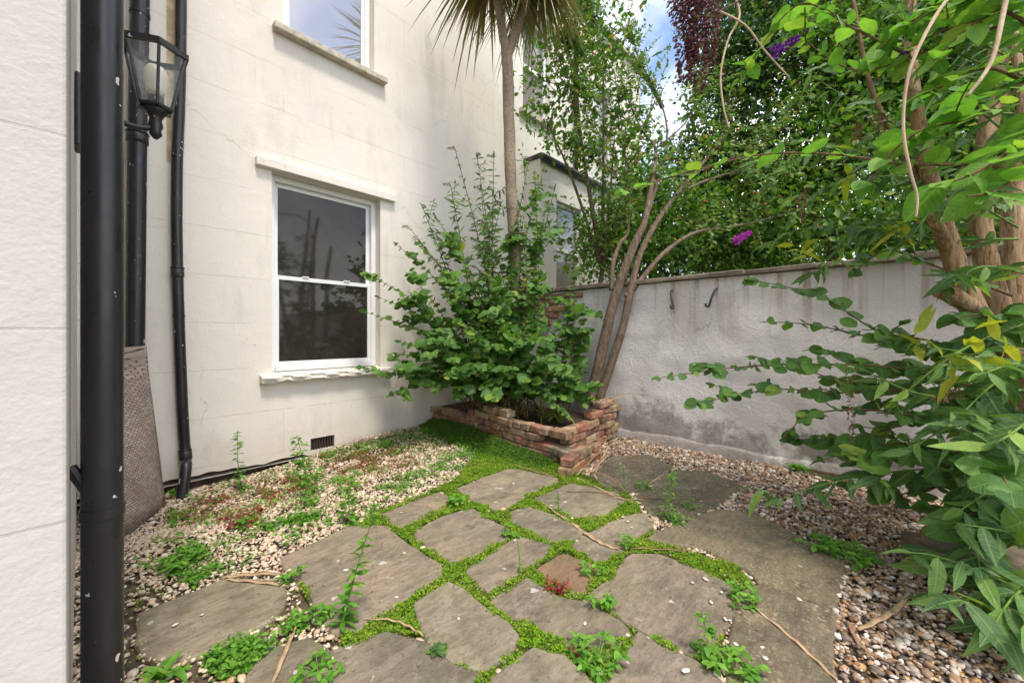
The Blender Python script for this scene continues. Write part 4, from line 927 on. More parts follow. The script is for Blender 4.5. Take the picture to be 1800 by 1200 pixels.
# --- leaning tree in the planter: bare stems, small leaves, red hips
lb = P(1036, 700, 4.3); lb[2] = .2; lt = empty('leaning_tree', lb, 'leaning multi-stemmed tree with bare grey stems growing out of the planter over the wall', 'tree')
def pp(l): return [P(*q) for q in l]
stems = [([(1036,712,4.28),(1062,600,4.22),(1083,515,4.2),(1117,425,4.2),(1133,390,4.25),(1146,320,4.35),(1152,262,4.5),(1128,228,4.7),(1098,160,4.9)], [.060,.056,.050,.041,.032,.024,.016,.010,.005]),
 ([(1052,706,4.22),(1092,585,4.17),(1108,512,4.17),(1128,440,4.2),(1168,370,4.3),(1220,305,4.5),(1262,252,4.7),(1278,210,4.9)], [.044,.041,.037,.031,.025,.019,.014,.006]),
 ([(1075,510,4.2),(1078,462,4.25),(1090,428,4.3),(1104,405,4.4),(1105,330,4.6),(1095,240,4.8),(1080,130,5.0)], [.026,.024,.020,.014,.010,.007,.004]),
 ([(1100,522,4.17),(1132,485,4.2),(1170,442,4.3),(1225,408,4.5),(1300,396,4.75),(1400,372,5.0)], [.030,.027,.023,.019,.015,.008]),
 ([(1140,372,4.3),(1158,310,4.4),(1172,255,4.6),(1165,190,4.8),(1120,95,5.0),(1110,40,5.1)], [.02,.017,.013,.010,.007,.004]),
 ([(1185,345,4.35),(1240,318,4.55),(1310,300,4.8),(1390,305,5.0)], [.016,.013,.010,.005]),
 ([(1225,300,4.5),(1270,285,4.7),(1340,250,5.0),(1400,180,5.2)], [.012,.010,.008,.004]),
 ([(1152,262,4.5),(1205,215,4.7),(1240,150,5.0)], [.012,.008,.004]), ([(1128,228,4.7),(1070,190,4.9),(1010,150,5.1)], [.008,.006,.003]), ([(1105,330,4.6),(1060,290,4.8),(1000,250,5.0)], [.008,.006,.003]), ([(1098,160,4.9),(1040,110,5.0),(985,60,5.1)], [.006,.005,.003]), ([(1080,130,5.0),(1050,60,5.1),(1030,-30,5.2)], [.006,.005,.003])]
lv = Leaves(OVAL); tw = MB(); hips = []
for pts_, rd in stems:
    pth, r2 = smoothpath(pp(pts_), rd, 7); MB().tube(pth, r2, 10, jit=.04).build('stem', M['barkgrey'], lt, True)
    for j in range(40):
        i0 = random.randint(int(len(pth)*.62), len(pth)-1); p0 = np.array(pth[i0])
        if p0[2] < 2.15: continue
        dr = rv(); dr /= np.linalg.norm(dr); e2 = p0+dr*random.uniform(.2, .5)+np.array((0, 0, .05)); 
        if e2[1] > 3.9: e2[1] = 3.9
        q = smoothpath([p0, (p0+e2)/2+rv(.03), e2], None, 5); tw.tube(q, .0028, 4, False); leafy(lv, q, .045, .062, .1, .2, jit=.5, nj=.6)
        if random.random() < .2: hips.append(e2)
tw.build('twigs', M['twig'], lt, True)
for h in hips[:40]: MB().tube([h+np.array((0, 0, z)) for z in (-.012, -.008, 0, .008, .011)], [.002, .009, .011, .007, .002], 7).build('hip', M['berry'], lt, True)
lv.build(lt, M['leafrose'], 120)

# --- trees and hedge beyond the wall
M['leafdark'] = attrmat('dark_hedge_leaf', [(0, (.02, .06, .014)), (.4, (.035, .095, .02)), (.75, (.06, .14, .025)), (1, (.13, .19, .03))], .4, .28, .4)
M['leaflight'] = attrmat('light_hedge_leaf', [(0, (.05, .13, .02)), (.4, (.09, .20, .03)), (.75, (.15, .28, .04)), (1, (.27, .33, .05))], .5, .35, .3)
def crown_tree(name, label, base, blobs, n, size, m, barkm='barkgrey', clump=.2, group=None, tr=.07, hip=0):
    base = np.array(base, float); t = empty(name, base, label, 'tree', group); st = MB()
    cs = [np.array(b[:3]) for b in blobs]; top = np.mean(cs, 0); fork = base+(top-base)*.45
    st.tube(*smoothpath([base, (base+fork)/2+rv(.08), fork], [tr, tr*.8, tr*.65], 6), n=10, jit=.05)
    pos = []; out = []; tn = []
    vol = np.array([b[3]*b[4]*b[5] for b in blobs]); vol = vol/vol.sum()
    for b, v in zip(blobs, vol):
        c = np.array(b[:3]); r = np.array(b[3:6]); st.tube(*smoothpath([fork, (fork+c)/2+rv(.12), c], [tr*.55, tr*.35, tr*.15], 6), n=7)
        k = max(6, int(n*v/26))
        for _ in range(k):
            d = rv(); d /= np.linalg.norm(d); q = c+d*r*random.random()**.45
            if random.random() < .5: st.tube([c+(q-c)*.2, c+(q-c)*.6+rv(.06), q], [.010, .006, .003], 4, False)
            g = rng.normal(0, clump, (22, 3))*np.array((1, 1, .7)); pos.append(q+g); tn.append(np.clip(random.random()*.7+rng.random(22)*.45-.1, 0, .99)); out.append(np.repeat(d[None], 22, 0))
            if hip and random.random() < hip: hp = q+rv(.1); MB().tube([hp+np.array((0, 0, z)) for z in (-.02, 0, .02)], [.004, .02, .004], 6).build('hip', M['berry'], t, True)
    st.build('trunk', M[barkm], t, True)
    p = np.concatenate(pos); o = np.concatenate(out); k = len(p); bad = (p[:, 0] < 4.3) & (p[:, 2] < HT+.1) | (p[:, 1] > 3.93) & (p[:, 2] < 8); tn = np.concatenate(tn)[~bad]; p, o = p[~bad], o[~bad]; k = len(p)
    ax = rng.normal(0, 1, (k, 3))+o*.5; ax[:, 2] -= .25; nr = rng.normal(0, .55, (k, 3))+o*.3; nr[:, 2] += .8
    tag(scatter('crown', *TINY[0], p, frames(ax, nr), rng.uniform(.55, 1.4, k)*size, tn, m, t, True), kind='stuff'); return t
def blob(px, py, d, rpx, rpy, rd): p = P(px, py, d); return (p[0], p[1], p[2], rpx*d/FPX, (rpx*.7)*d/FPX+rd*.3, rpy*d/FPX)
gb = lambda px, d: (lambda p: (p[0], p[1], 0))(P(px, 600, d))
LB = M['leafback']
crown_tree('rose_tree', 'loose light green climbing tree with red hips in front of the neighbouring house', gb(1075, 5.75), [blob(1000,150,5.5,80,110,.5),blob(1060,70,5.6,70,90,.5),blob(960,210,5.5,45,50,.4),blob(1080,240,5.5,70,70,.5),blob(1010,30,5.5,60,60,.4),blob(1110,270,5.7,40,40,.4)], 3000, .085, M['leafrose'], clump=.14, tr=.05, hip=.12)
crown_tree('hedge_tree', 'low dense dark green hawthorn just over the wall beside the leaning stems', gb(1160, 6.2), [blob(1070,420,5.8,70,80,.5),blob(1160,440,6.0,90,70,.5),blob(1250,400,6.0,80,90,.5),blob(1330,430,5.8,80,70,.5),blob(1130,340,6.3,70,60,.5)], 20000, .078, M['leaflight'], tr=.06)
crown_tree('dark_tree', 'tall dark evergreen tree with red berries right of the open sky', gb(1290, 6.6), [blob(1270,110,6.3,50,110,.6),blob(1300,260,6.4,90,110,.6),blob(1330,90,6.5,90,120,.6),blob(1220,300,6.7,60,70,.6),blob(1380,330,6.2,80,90,.5),blob(1300,-80,6.8,110,90,.6)], 26000, .085, M['leafdark'], tr=.1, hip=.03)
crown_tree('dense_tree', 'dense mid green tree overhanging the middle of the garden wall', gb(1450, 6.0), [blob(1440,110,5.8,100,130,.6),blob(1480,290,5.6,110,110,.6),blob(1420,380,5.3,90,60,.4),blob(1540,130,6.0,110,150,.6),blob(1470,-60,6.2,140,90,.6)], 24000, .09, LB, tr=.1)
crown_tree('tall_back_tree', 'broad leafy tree standing behind the tan shrub trunks', gb(1680, 5.8), [blob(1620,80,5.6,120,160,.6),blob(1660,280,5.4,120,130,.6),blob(1560,400,5.0,100,50,.4),blob(1760,150,5.6,120,170,.6),blob(1700,400,5.0,110,60,.4),blob(1820,330,5.4,110,120,.6)], 23000, .105, LB, tr=.1)

for px, d, lab in ((1230, 11.0, 'far hedge tree glimpsed between the leaning stems and the dark evergreen'), (1480, 9.5, 'far hedge tree filling the gap under the dense mid green tree'), (1750, 8.5, 'far hedge tree low behind the tan shrub trunks')):
    crown_tree('far_hedge_tree', lab, gb(px, d), [blob(px+k, y_, d, 110, 75, .8) for k, y_ in ((-110, 440), (20, 400), (130, 440), (0, 510))], 7000, .13, M['leaflight' if px == 1480 else 'leafdark'], group='hedge trees far beyond the wall', clump=.3)
# --- big shrub on the right: tan trunks, large round leaves, long lance leaves
rb = P(1800, 700, 2.15); rb[2] = 0; rs = empty('tan_trunk_shrub', rb, 'large overgrown shrub with thick peeling tan trunks and round leaves by the wall', 'shrub')
def trunk(l, rd, nm='trunk', m='barktan', n=14, par=None): return MB().tube(*smoothpath(pp(l), rd, 8), n=n, jit=.05).build(nm, M[m], par or rs, True)
g_ = [rb-np.array((0, 0, .03))]
MB().tube(*smoothpath([rb-np.array((0, 0, .03)), P(1800, 840, 2.12), P(1790, 700, 2.1), P(1765, 625, 2.08)], [.11, .10, .092, .085], 8), n=16, jit=.05).build('trunk', M['barktan'], rs, True)
trunk([(1775,640,2.05),(1712,545,2.05),(1672,440,2.08),(1648,360,2.1),(1622,260,2.15),(1602,120,2.2),(1600,-20,2.25),(1590,-200,2.3)], [0.059, 0.0508, 0.0426, 0.0377, 0.0344, 0.0279, 0.023, 0.0164])
trunk([(1785,640,2.15),(1748,520,2.18),(1725,400,2.2),(1730,280,2.2),(1752,120,2.2),(1770,-60,2.2),(1780,-220,2.25)], [0.0615, 0.0541, 0.0459, 0.0426, 0.041, 0.0344, 0.0246])
trunk([(1800,640,2.3),(1785,500,2.35),(1782,360,2.35),(1810,180,2.35),(1830,0,2.4)], [0.0574, 0.0533, 0.0492, 0.0451, 0.0328])
trunk([(1668,440,2.08),(1640,380,2.0),(1625,350,1.98)], [.03,.026,.02], 'limb')
trunk([(1738,570,2.03),(1700,535,1.98),(1655,511,1.93)], [.045,.04,.037], 'stub')
trunk([(1640,360,2.15),(1580,260,2.2),(1530,150,2.3),(1500,0,2.4)], [.02,.016,.012,.008], 'limb', 'twig', 8)
lv = Leaves(ROUND); tw = MB()
def spray(lv, l, size, step, start=.1, droop=.1, rad=.005, twigs=0, tl=.18, jit=.3, nj=.35, tint=None, grow=.4, bias=1.0):
    p = pp(l); pth, rd = smoothpath(p, list(np.linspace(rad, rad*.3, len(p))), 8); tw.tube(pth, rd, 6, False); leafy(lv, pth, step, size, start, droop, jit=jit, nj=nj, tint=tint, grow=grow, bias=bias)
    for j in range(twigs):
        i0 = random.randint(int(len(pth)*max(.15, start)), len(pth)-2); p0 = np.array(pth[i0]); dr = sides(p0, tang(pth, i0), j, jit=.4); dr /= np.linalg.norm(dr); dr[2] = dr[2]*.4+.03; e2 = p0+dr*random.uniform(.6, 1.2)*tl; e2[0] = min(e2[0], 3.88)
        q = smoothpath([p0, (p0+e2)/2+np.array((0, 0, .015)), e2], None, 5); tw.tube(q, rad*.35, 4, False); leafy(lv, q, step, size*.85, .15, droop, jit=jit, nj=nj, tint=tint, bias=bias)
# round-leaved boughs reaching across the wall
for l, sz, st_, tg in [
 ([(1770,640,2.05),(1640,600,2.1),(1540,580,2.25),(1440,520,2.4),(1310,490,2.6)], .105, .085, 3),
 ([(1770,650,2.05),(1620,610,2.1),(1520,590,2.3),(1420,570,2.45),(1335,565,2.6)], .10, .085, 4),
 ([(1770,700,2.05),(1600,650,2.1),(1440,640,2.25),(1300,645,2.4),(1150,665,2.5)], .095, .075, 5),
 ([(1780,760,2.05),(1600,690,2.1),(1470,690,2.2),(1350,685,2.3),(1215,712,2.4)], .095, .07, 6),
 ([(1790,800,2.0),(1640,740,2.0),(1520,720,2.1),(1420,730,2.2),(1380,770,2.25)], .11, .085, 4),
 ([(1790,820,1.95),(1660,790,1.95),(1560,780,2.0),(1440,810,2.1)], .12, .09, 4),
 ([(1780,520,2.0),(1650,470,2.2),(1560,440,2.3),(1500,480,2.4)], .11, .09, 2),
 ([(1800,760,1.8),(1720,720,1.75),(1640,700,1.75)], .13, .1, 2),
 ([(1830,840,1.45),(1780,830,1.4),(1740,835,1.38)], .16, .1, 1),
 ([(1840,900,1.5),(1700,900,1.7),(1610,940,1.8)], .12, .09, 2),
 ([(1790,840,2.0),(1680,850,1.95),(1560,870,2.0),(1480,850,2.1)], .12, .09, 3),
 ([(1780,700,2.1),(1640,660,2.2),(1520,640,2.35),(1430,610,2.5)], .11, .085, 5), ([(1780,740,2.1),(1650,730,2.15),(1540,760,2.2),(1450,775,2.3),(1390,770,2.4)], .115, .085, 5),
 ([(1780,720,2.2),(1600,680,2.3),(1480,670,2.45),(1380,640,2.55),(1290,650,2.6)], .10, .08, 5), ([(1800,860,1.9),(1690,830,1.8),(1600,800,1.85),(1500,810,1.95)], .125, .09, 4),
 ([(1800,900,1.8),(1740,890,1.65),(1660,930,1.65)], .14, .1, 3), ([(1790,640,1.95),(1740,560,1.85),(1680,560,1.85)], .13, .1, 2)]:
    spray(lv, l, sz, st_, .18, .12, .007, tg, .2)
tw.build('twigs', M['twig'], rs, True); lv.build(rs, M['leafround'], 300)
# the near spray of big pale leaves crossing in front of the leaning stems
hb = np.array((2.3, -.35, 0)); hz_ = empty('overhanging_shrub', rb+np.array((-.15, -.35, 0)), 'tall shrub with large pale round leaves and hanging pale stems overhanging the gravel', 'shrub')
tw = MB(); lv = Leaves(BROAD)
MB().tube(*smoothpath([rb+np.array((-.15, -.35, -.02)), P(1860, 700, 1.8), P(1850, 300, 1.7), P(1820, 0, 1.65), P(1800, -250, 1.7)], [.05, .045, .035, .03, .02], 8), n=10).build('trunk', M['barktan'], hz_, True)
for l, sz, st_, tg in [
 ([(1850,300,1.7),(1700,290,1.7),(1580,288,1.75),(1470,272,1.8),(1340,272,1.9),(1200,305,2.0),(1075,345,2.05)], .115, .12, 0),
 ([(1850,200,1.6),(1740,290,1.4),(1640,330,1.4)], .15, .10, 0),
 ([(1850,260,1.5),(1760,330,1.35),(1700,345,1.35)], .15, .10, 0),
 ([(1830,120,1.6),(1720,200,1.55),(1600,240,1.6),(1520,330,1.7)], .12, .09, 2),
 ([(1830,160,1.6),(1740,120,1.6),(1660,150,1.65),(1590,190,1.7)], .115, .08, 2), ([(1830,60,1.6),(1760,20,1.6),(1690,60,1.6),(1640,110,1.65)], .115, .08, 2), ([(1840,-60,1.6),(1760,-20,1.6),(1700,0,1.6)], .15, .1, 2),
 ([(1830,40,1.7),(1700,60,1.8),(1580,110,1.9),(1490,120,2.0),(1400,60,2.1)], .115, .09, 3),
 ([(1830,-40,1.7),(1700,-20,1.8),(1600,40,1.85),(1540,90,1.9)], .12, .09, 3),
 ([(1600,100,1.9),(1500,50,2.0),(1400,10,2.1),(1300,140,2.2)], .10, .11, 2)]:
    spray(lv, l, sz, st_, .1, .05, .008, tg, .25, nj=.32, grow=.2, bias=.12)
for l, rd in [([(1690,-30,1.4),(1650,20,1.38),(1612,90,1.36),(1593,150,1.36),(1588,230,1.36),(1600,300,1.36),(1612,345,1.36),(1610,382,1.36)], .0062), ([(1775,-40,1.4),(1762,30,1.38),(1742,110,1.36),(1700,170,1.36)], .0085),
              ([(1280,-30,2.0),(1300,25,1.98),(1280,70,1.96),(1267,130,1.95),(1272,190,1.95),(1282,225,1.95)], .0055), ([(1265,20,1.95),(1310,45,1.95),(1345,90,1.95),(1388,137,1.95)], .005)]:
    p = pp(l); MB().tube(*smoothpath(p, list(np.linspace(rd, rd*.6, len(p))), 8), n=8).build('hanging_stem', M['twigpale'], hz_, True)
    tw.tube([p[0], P(1800, -250, 1.7)], rd, 6, False)
tw.build('twigs', M['twig'], hz_, True); lv.build(hz_, M['leafbright'], 250)
# lance-leaved buddleia mixed in front
bs_ = P(1840, 1100, 1.75); bs_[2] = 0; bz = empty('buddleia_bush', bs_, 'buddleia bush with long drooping lance leaves and purple flower spikes over the gravel', 'shrub')
tw = MB(); lv = Leaves(LANCE)
MB().tube(*smoothpath([bs_-np.array((0, 0, .02)), P(1850, 850, 1.8), P(1830, 500, 2.0), P(1800, 200, 2.1), P(1760, -100, 2.2)], [.035, .032, .028, .022, .015], 8), n=9).build('trunk', M['barktan'], bz, True)
for l, sz, st_, tg, dr in [
 ([(1840,700,1.9),(1740,800,1.85),(1665,820,1.85),(1560,830,1.9),(1450,850,1.95),(1365,880,2.0)], .15, .085, 2, .7),
 ([(1830,800,1.8),(1720,810,1.7),(1705,870,1.65)], .19, .09, 1, .4), ([(1840,850,1.7),(1750,860,1.6),(1690,895,1.55)], .2, .08, 1, .5),
 ([(1840,1060,1.5),(1760,1020,1.45),(1690,990,1.45)], .19, .075, 2, .5), ([(1850,1150,1.35),(1780,1090,1.35),(1710,1060,1.4)], .19, .075, 2, .6),
 ([(1840,1000,1.45),(1780,1050,1.35),(1740,1110,1.3)], .19, .08, 1, .5), ([(1850,1130,1.4),(1760,1140,1.4),(1690,1150,1.42)], .15, .075, 1, .4),
 ([(1830,560,1.9),(1720,600,1.8),(1640,650,1.8),(1560,720,1.85)], .15, .08, 3, .4), ([(1830,620,1.8),(1740,680,1.65),(1680,740,1.6)], .18, .08, 2, .4),
 ([(1820,640,1.7),(1780,640,1.5),(1720,660,1.45)], .17, .08, 2, .3), ([(1830,720,1.6),(1780,760,1.4),(1730,790,1.4)], .19, .08, 2, .5),
 ([(1790,400,2.0),(1660,330,2.1),(1560,310,2.2),(1450,330,2.3),(1380,400,2.4)], .13, .075, 4, .35), ([(1780,300,2.05),(1640,250,2.15),(1520,190,2.3),(1420,130,2.4)], .13, .075, 4, .3),
 ([(1790,350,2.0),(1650,380,2.1),(1560,390,2.2),(1480,430,2.3),(1440,480,2.3)], .13, .07, 4, .4), ([(1770,150,2.1),(1640,120,2.2),(1540,60,2.3),(1440,20,2.4)], .13, .08, 4, .3),
 ([(1770,100,2.1),(1700,60,2.0),(1640,10,2.0)], .14, .08, 3, .3), ([(1790,250,2.0),(1700,180,1.9),(1640,150,1.9)], .14, .08, 3, .3), ([(1600,300,2.2),(1480,260,2.3),(1380,250,2.5),(1320,300,2.6)], .12, .075, 3, .3),
 ([(1790,420,2.0),(1640,420,2.1),(1520,400,2.2),(1420,400,2.35),(1350,430,2.5)], .13, .07, 5, .35), ([(1780,200,2.1),(1620,200,2.2),(1500,250,2.3),(1400,280,2.45),(1330,340,2.6)], .12, .07, 5, .35),
 ([(1800,900,1.75),(1720,950,1.6),(1660,1000,1.6)], .19, .08, 2, .5), ([(1840,780,1.6),(1740,740,1.55),(1650,760,1.6),(1590,800,1.65)], .17, .08, 3, .5), ([(1830,950,1.6),(1750,930,1.5),(1680,920,1.5)], .2, .08, 2, .5), ([(1820,680,1.8),(1700,700,1.7),(1610,690,1.75),(1540,660,1.85)], .15, .08, 3, .4),
 ([(1830,140,1.9),(1720,110,1.85),(1620,60,1.9),(1560,10,2.0)], .15, .07, 4, .3), ([(1830,220,1.85),(1740,260,1.8),(1660,240,1.85),(1580,270,1.9)], .15, .07, 4, .35), ([(1820,60,1.9),(1740,40,1.8),(1680,80,1.8)], .15, .07, 3, .3),
 ([(1780,360,1.9),(1720,330,1.7),(1640,370,1.7),(1600,420,1.7)], .14, .075, 2, .4), ([(1800,480,1.9),(1720,470,1.8),(1650,520,1.9)], .14, .08, 2, .4)]:
    spray(lv, l, sz, st_, .12, dr, .006, tg, .22, nj=.5, grow=.3, bias=.6)
tw.build('twigs', M['stemgreen'], bz, True); lv.build(bz, M['leaflance'], 300)
lv = Leaves(LANCE)
for px, py, d in ((1600,590,1.95),(1625,600,1.95),(1420,445,2.25),(1560,395,2.15),(1580,400,2.1),(1700,620,1.6),(1780,600,1.5),(1400,430,2.3),(1690,650,1.6),(1500,290,2.2)):
    for k in range(4): lv.add(P(px, py, d)+rv(.03), rv()+np.array((0, 0, -.3)), np.array((0, 0, 1))+rv(.5), random.uniform(.1, .15))
lv.build(bz, M['leafyellow'], 60, 'yellow_leaf')
panicle('flower_spike', P(1355, 97, 1.95), P(1404, 60, 1.95), .024, M['violet'], bz, 260, .015); panicle('flower_spike', P(1290, 427, 2.45), P(1318, 405, 2.45), .022, M['purple'], bz, 240, .014); panicle('flower_spike', P(1580, 105, 1.9), P(1595, 92, 1.9), .016, M['violet'], bz, 80, .012)
for a_, b_ in (((1495,640,2.1),(1497,760,2.1)), ((1505,250,2.2),(1510,215,2.2)), ((1410,340,2.3),(1412,385,2.3)), ((1690,690,1.7),(1640,700,1.7)), ((1530,200,2.2),(1560,240,2.2))):
    panicle('spent_flower_spike', P(*a_), P(*b_), .02, M['spent'], bz, 180, .013)
for (px, py, w_, h_) in ((1200, 20, 22, 130), (1225, 10, 26, 150), (1245, 0, 20, 120), (1212, 60, 18, 60)):
    panicle('dark_flower_spike', P(px, py-90, 2.15), P(px+4, py-90+h_+60, 2.15), w_*2.15/FPX*1.6, M['darkpurple'], bz, 900, .020)
MB().tube(smoothpath([P(1215, -70, 2.15), P(1300, -110, 2.2), P(1500, -120, 2.3), P(1760, -100, 2.2)]), .008, 6).build('flower_stalk', M['twig'], bz, True)

# --- strap-leaved bulbs in the planter
def straps(name, label, base, n, l, m, w=.008, lean=(0, 0), cat='plant', el=(.6, 1.35)):
    e = empty(name, base, label, cat)
    for k in range(n):
        az = random.uniform(0, 6.28); el_ = random.uniform(*el); dv = np.array((math.cos(az)*math.cos(el_)+lean[0], math.sin(az)*math.cos(el_)+lean[1], math.sin(el_))); V, T = blade_mesh(np.array(base)+rv(.012)*(1, 1, 0), dv, l*random.uniform(.6, 1.1), w, random.uniform(.3, .9), np.array(base)); link('leaf', fastmesh('leaf', V, T), m, e, True)
    return e
for px, py, lab in ((885,720,'yellow-green strap-leaved clump at the low end of the planter'),(915,728,'arching strap-leaved clump behind the red top bricks'),(985,742,'upright strap-leaved clump at the planter corner'),(955,735,'sparse strap-leaved clump between the two bigger clumps in the planter')):
    r = ray(px, py); q = CP+r*((.22-CH)/r[2]); q[0] = max(q[0], 2.95); straps('strap_leaf_plant', lab, q, 20 if px != 955 else 9, .46, M['strap'], .009)
# --- broad-leaved weed at the bottom left
straps('broad_leaf_weed', 'bright green rosette weed with long arching leaves at the foot of the thick drainpipe', G(288, 1192), 13, .17, M['weed'], .013, (.1, 0), 'weed', (.2, 1.2))
# --- weeds
def upright(label, px, py, topx, topy, m='weed', nl=40, ll=.05, w=1, bush=0.0):
    b = G(px, py); d = (b-CP)@F; t = P(topx, topy, d); e = empty('upright_weed', b, label, 'weed'); mid = (b+t)/2+rv(.01)
    pth = smoothpath([b-np.array((0, 0, .01)), mid, t], None, 8); st = MB().tube(pth, list(np.linspace(.004, .0015, len(pth))), 6, False); lv = Leaves(LANCE if w == 1 else OVAL)
    for k in range(nl):
        f = random.uniform(.06, 1); i = int(f*(len(pth)-1)); az = random.uniform(0, 6.28); ax = np.array((math.cos(az), math.sin(az), random.uniform(-.3, .5))); off = ax*random.random()*bush*(1-f*.7)
        lv.add(np.array(pth[i])+off, ax, np.array((0, 0, 1.))+rv(.3), ll*random.uniform(.6, 1.2)*(1-.45*f))
    st.build('stem', M['stemgreen'], e, True); lv.build(e, M[m], 40, minpx=14)
    return e
upright('tall slim fleabane weed rising from the edge of the largest flagstone', 597, 1108, 665, 880, nl=110, ll=.062)
upright('slim weed with narrow leaves against the house wall beside the downpipe', 425, 862, 418, 755, nl=80, ll=.085)
upright('bushy weed with a pale purple flower below the air vent', 543, 872, 522, 765, nl=170, ll=.058, w=2, bush=.10)
upright('thin upright weed on the pale gravel at the edge of the paving', 617, 922, 622, 825, nl=70, ll=.052, w=2, bush=.03)
upright('tall wispy weed in the joint before the dark lichened slabs', 1172, 912, 1180, 818, nl=80, ll=.05, bush=.03)
upright('short weed beside the dry leaf near the loose bricks', 982, 905, 980, 868, nl=30, ll=.04)
upright('slender weed by the pile of dry leaves', 1097, 865, 1095, 815, nl=30, ll=.035)
upright('weed with toothed leaves at the corner of the largest lichen-spotted slab', 1230, 1155, 1232, 1075, nl=45, ll=.045, w=2, bush=.02)
upright('thin brown-stemmed seedling between the middle slabs', 911, 1010, 908, 945, nl=6, ll=.03, w=2)
def tuft(label, px, py, n, r, ll, m='weed', h=.06, tpl=OVAL):
    b = G(px, py); e = empty('leafy_weed', b, label, 'weed'); st = MB(); lv = Leaves(tpl)
    for k in range(n):
        az = random.uniform(0, 6.28); rr_ = r*random.random()**.6; t = b+np.array((math.cos(az)*rr_, math.sin(az)*rr_, h*random.uniform(.3, 1))); st.tube([b, (b+t)/2+np.array((0, 0, .01)), t], .0014, 4, False)
        for j in range(3): a2 = az+(j-1)*1.9; lv.add(t, np.array((math.cos(a2), math.sin(a2), random.uniform(-.1, .3))), np.array((0, 0, 1.))+rv(.25), ll*random.uniform(.7, 1.2))
    st.build('stem', M['stemgreen'], e, True); lv.build(e, M[m], 24, minpx=12)
for a in [('clover-like tuft between the lowest middle slabs', 1050, 1165, 26, .09, .030), ('leafy tuft in the joint beside the reddish slab', 1040, 1012, 9, .045, .028), ('leafy tuft on the joint left of the largest lichen-spotted slab', 1063, 1075, 13, .055, .03), ('small tuft where the fallen dry strip meets the moss', 1103, 965, 10, .045, .028), ('small leafy weed on the joint above the narrow slab', 800, 890, 14, .05, .036), ('leafy weed at the head of the middle slab joint', 897, 945, 10, .045, .03), ('toothed tuft at the end of the dry strips on the left slab', 515, 1022, 12, .05, .028), ('tuft of leaves at the foot of the tall fleabane', 558, 1095, 16, .06, .028), ('sprawling tuft with red stems by the crack between the lichened slabs', 1300, 1060, 22, .07, .026), ('tuft at the frame edge beside the long dry stalk', 1290, 1185, 20, .07, .034), ('small tuft right of the loose brick pile', 1133, 862, 12, .06, .026), ('low tuft by the dark upper slab joint', 1195, 922, 12, .05, .028), ('low tuft on the moss right of the tall wispy weed', 1215, 895, 9, .05, .024), ('big leafy tuft on the gravel near the left slab', 320, 1000, 22, .09, .032), ('low tuft of narrow leaves on the lichened slab beside the shrub', 1440, 965, 20, .10, .04), ('second low tuft of narrow leaves on the gravel beside the lichened slab', 1500, 985, 22, .10, .045), ('small tuft near the dry stalk tip by the batten', 1405, 830, 10, .06, .05), ('leafy tuft at the wall foot behind the mat', 312, 872, 12, .06, .03), ('tuft of seedlings in the gravel below the tall red weeds', 545, 890, 12, .06, .03), ('flat tuft at the frame edge left of the bottom slab', 560, 1190, 16, .08, .03)]: tuft(*a)
b = G(770, 1152); rz = empty('rosette_weed', b+np.array((0, 0, .014)), 'small flat grey-green rosette weed lying on a flagstone crack', 'weed'); lv = Leaves(OVAL)
for k in range(16): az = k*.39*6.28; lv.add(b+np.array((0, 0, .016+.0006*k)), np.array((math.cos(az), math.sin(az), .25)), np.array((0, 0, 1.)), .042-.0012*k)
lv.build(rz, M['leaflance'], 20, minpx=4)

# ------------------------------------------------------------------ dry leaves, sticks, loose stones
def strip(label, pxs, w, m='dry', lift=.014, name='dry_leaf', arch=.0, z=None):
    pts = [G(*q)+np.array((0, 0, lift)) for q in pxs] if z is None else [(lambda r: CP+r*((z-CH)/r[2]))(ray(*q)) for q in pxs]
    pth = smoothpath(pts, None, 6); n = len(pth); mb = MB(); base = np.array(pth[0])
    for i, p in enumerate(pth):
        f = i/(n-1); t = tang(pth, i); s = np.cross(t, (0, 0, 1)); s /= np.linalg.norm(s)+1e-9; wd = w*.78*(math.sin(math.pi*(.12+.8*f))**.7); zz = arch*math.sin(math.pi*f)+.003*math.sin(i*1.7)
        p = np.array(p)+np.array((0, 0, zz)); mb.v += [p-s*wd+np.array((0, 0, wd*.22)), p, p+s*wd+np.array((0, 0, wd*.22)), p+s*wd*.9+np.array((0, 0, wd*.22-.003)), p-np.array((0, 0, .003)), p-s*wd*.9+np.array((0, 0, wd*.22-.003))]
    mb.f += [(i*6+j, i*6+(j+1) % 6, i*6+6+(j+1) % 6, i*6+6+j) for i in range(n-1) for j in range(6)]+[tuple(range(6)), tuple((n-1)*6+j for j in range(6))[::-1]]
    return tag(mb.build(name, M[m], None, True), label, 'dry leaf')
strip('broad tan dry palm leaf lying across the middle slabs', [(965,895),(1000,920),(1035,945),(1060,960),(1088,970)], .017)
strip('thin brown dry stalk running on from the broad tan leaf', [(1086,968),(1150,970),(1212,974)], .006, 'drydark', .018)
strip('upper of two dry tan strips on the left slab', [(392,1021),(440,1016),(500,1014)], .013, 'dry', .018)
strip('lower of two dry tan strips on the left slab, with a curled tip', [(398,1024),(450,1028),(508,1036)], .011, 'dry', .016)
strip('curved straw-coloured stalk over the moss by the lower slabs', [(640,1097),(690,1100),(720,1112),(745,1128)], .005, 'dry', .024)
strip('straight pale stick on the moss at the frame edge', [(478,1215),(500,1160),(520,1112)], .009, 'dry', .022)
strip('thin dry leaf along the upper slab edge below the moss bank', [(905,820),(940,832),(978,842)], .007, 'dry', .020)
strip('dry brown strip across the slab in front of the loose bricks', [(985,868),(1040,868),(1085,876)], .005, 'drydark', .018)
strip('pale dry strip trailing from the loose bricks to the dark slabs', [(1020,845),(1060,865),(1092,880),(1130,880)], .012)
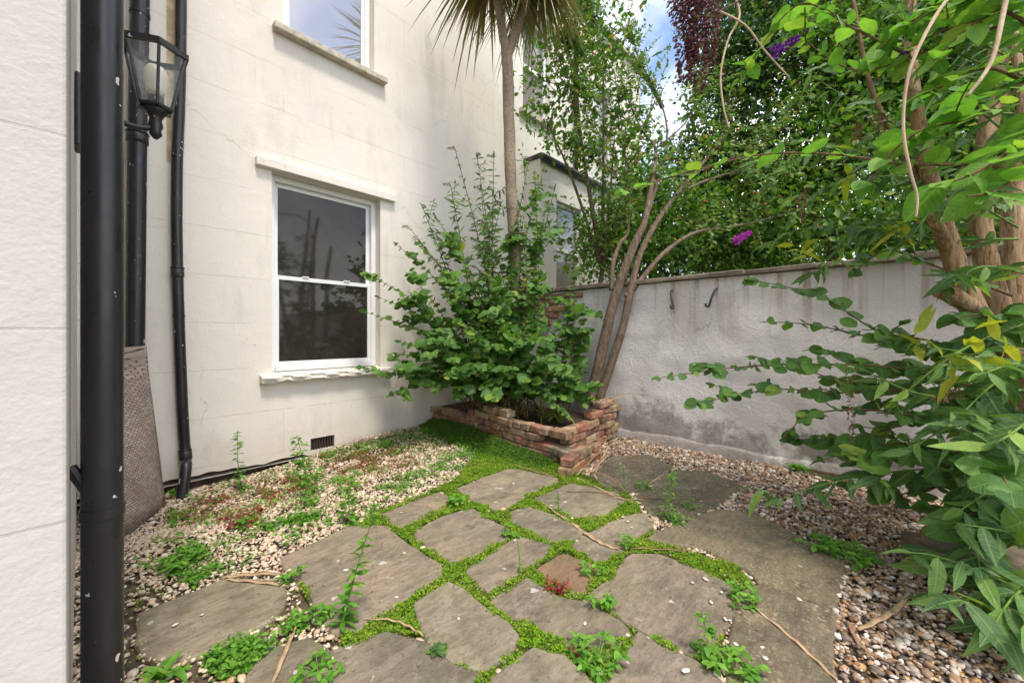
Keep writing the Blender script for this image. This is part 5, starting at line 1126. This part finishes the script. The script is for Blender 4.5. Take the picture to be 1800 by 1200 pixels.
strip('long thin brown stalk lying across the dark upper slab', [(1100,876),(1170,880),(1285,882)], .005, 'drydark', .018)
strip('slanting straw on the dark upper slab', [(1128,866),(1150,848),(1168,836)], .007, 'dry', .018)
strip('long straight dry stalk running off the lichened slab', [(1325,1075),(1380,1120),(1440,1175),(1480,1215)], .008, 'dry', .020)
strip('curled tan leaf on the right gravel', [(1510,1115),(1550,1095),(1580,1075),(1596,1050)], .014, 'dry', .02)
strip('arched brown leaf on the right gravel below the curled one', [(1490,1100),(1510,1140),(1545,1165),(1585,1172)], .009, 'drydark', .02)
for k, (a, b_, c) in enumerate([((1020,838),(1050,812),(1082,785)), ((1035,845),(1062,820),(1075,800)), ((1040,838),(1058,822),(1090,792)), ((1050,850),(1030,838),(1015,842)), ((1015,838),(1060,850),(1100,872)), ((1045,842),(1066,805),(1072,788))]):
    o = strip('tan dry palm leaf in the pile against the foot of the loose bricks', [a, b_, c], .012, 'dry' if k % 2 else 'drydark', .03, arch=.04); o['group'] = 'dry leaves piled by the planter'
strip('brown dry stalk resting on the highest planter bricks', [(1052,708),(1095,692),(1140,694)], .006, 'drydark', 0, 'dry_stalk', .0, .50)
strip('second thinner dry stalk crossing the highest planter bricks', [(1060,712),(1085,698),(1112,688)], .007, 'dry', 0, 'dry_stalk', .0, .505)
chip = fastmesh('stone_chip', pvj, pf); chip.materials.append(plain('white_chip', (.55, .50, .43), .7, .2, .25, 60))
for (px, py) in [(608,1008),(697,1056),(806,1094),(905,955),(775,870),(768,878),(755,893),(705,905),(1095,913),(1103,921),(1110,932),(1205,1187),(1293,1140),(1283,1097),(1275,1095),(1240,1024),(1217,1030),(1268,1047),(1250,1065),(355,1087),(308,1105),(520,1125),(1055,1192),(1028,1103),(1405,1060),(1340,1145),(1345,1165)]:
    q = G(px, py); o = bpy.data.objects.new('stone_chip', chip); COL.objects.link(o); s = random.uniform(.005, .010); o.scale = (s*random.uniform(1.1, 1.9), s, s*.5); o.rotation_euler = (0, 0, random.uniform(0, 6)); o.location = (q[0], q[1], q[2]+.015+s*.3)
    tag(o, 'small white stone chip lying loose on the paving', 'stone', 'loose white chips on the paving')
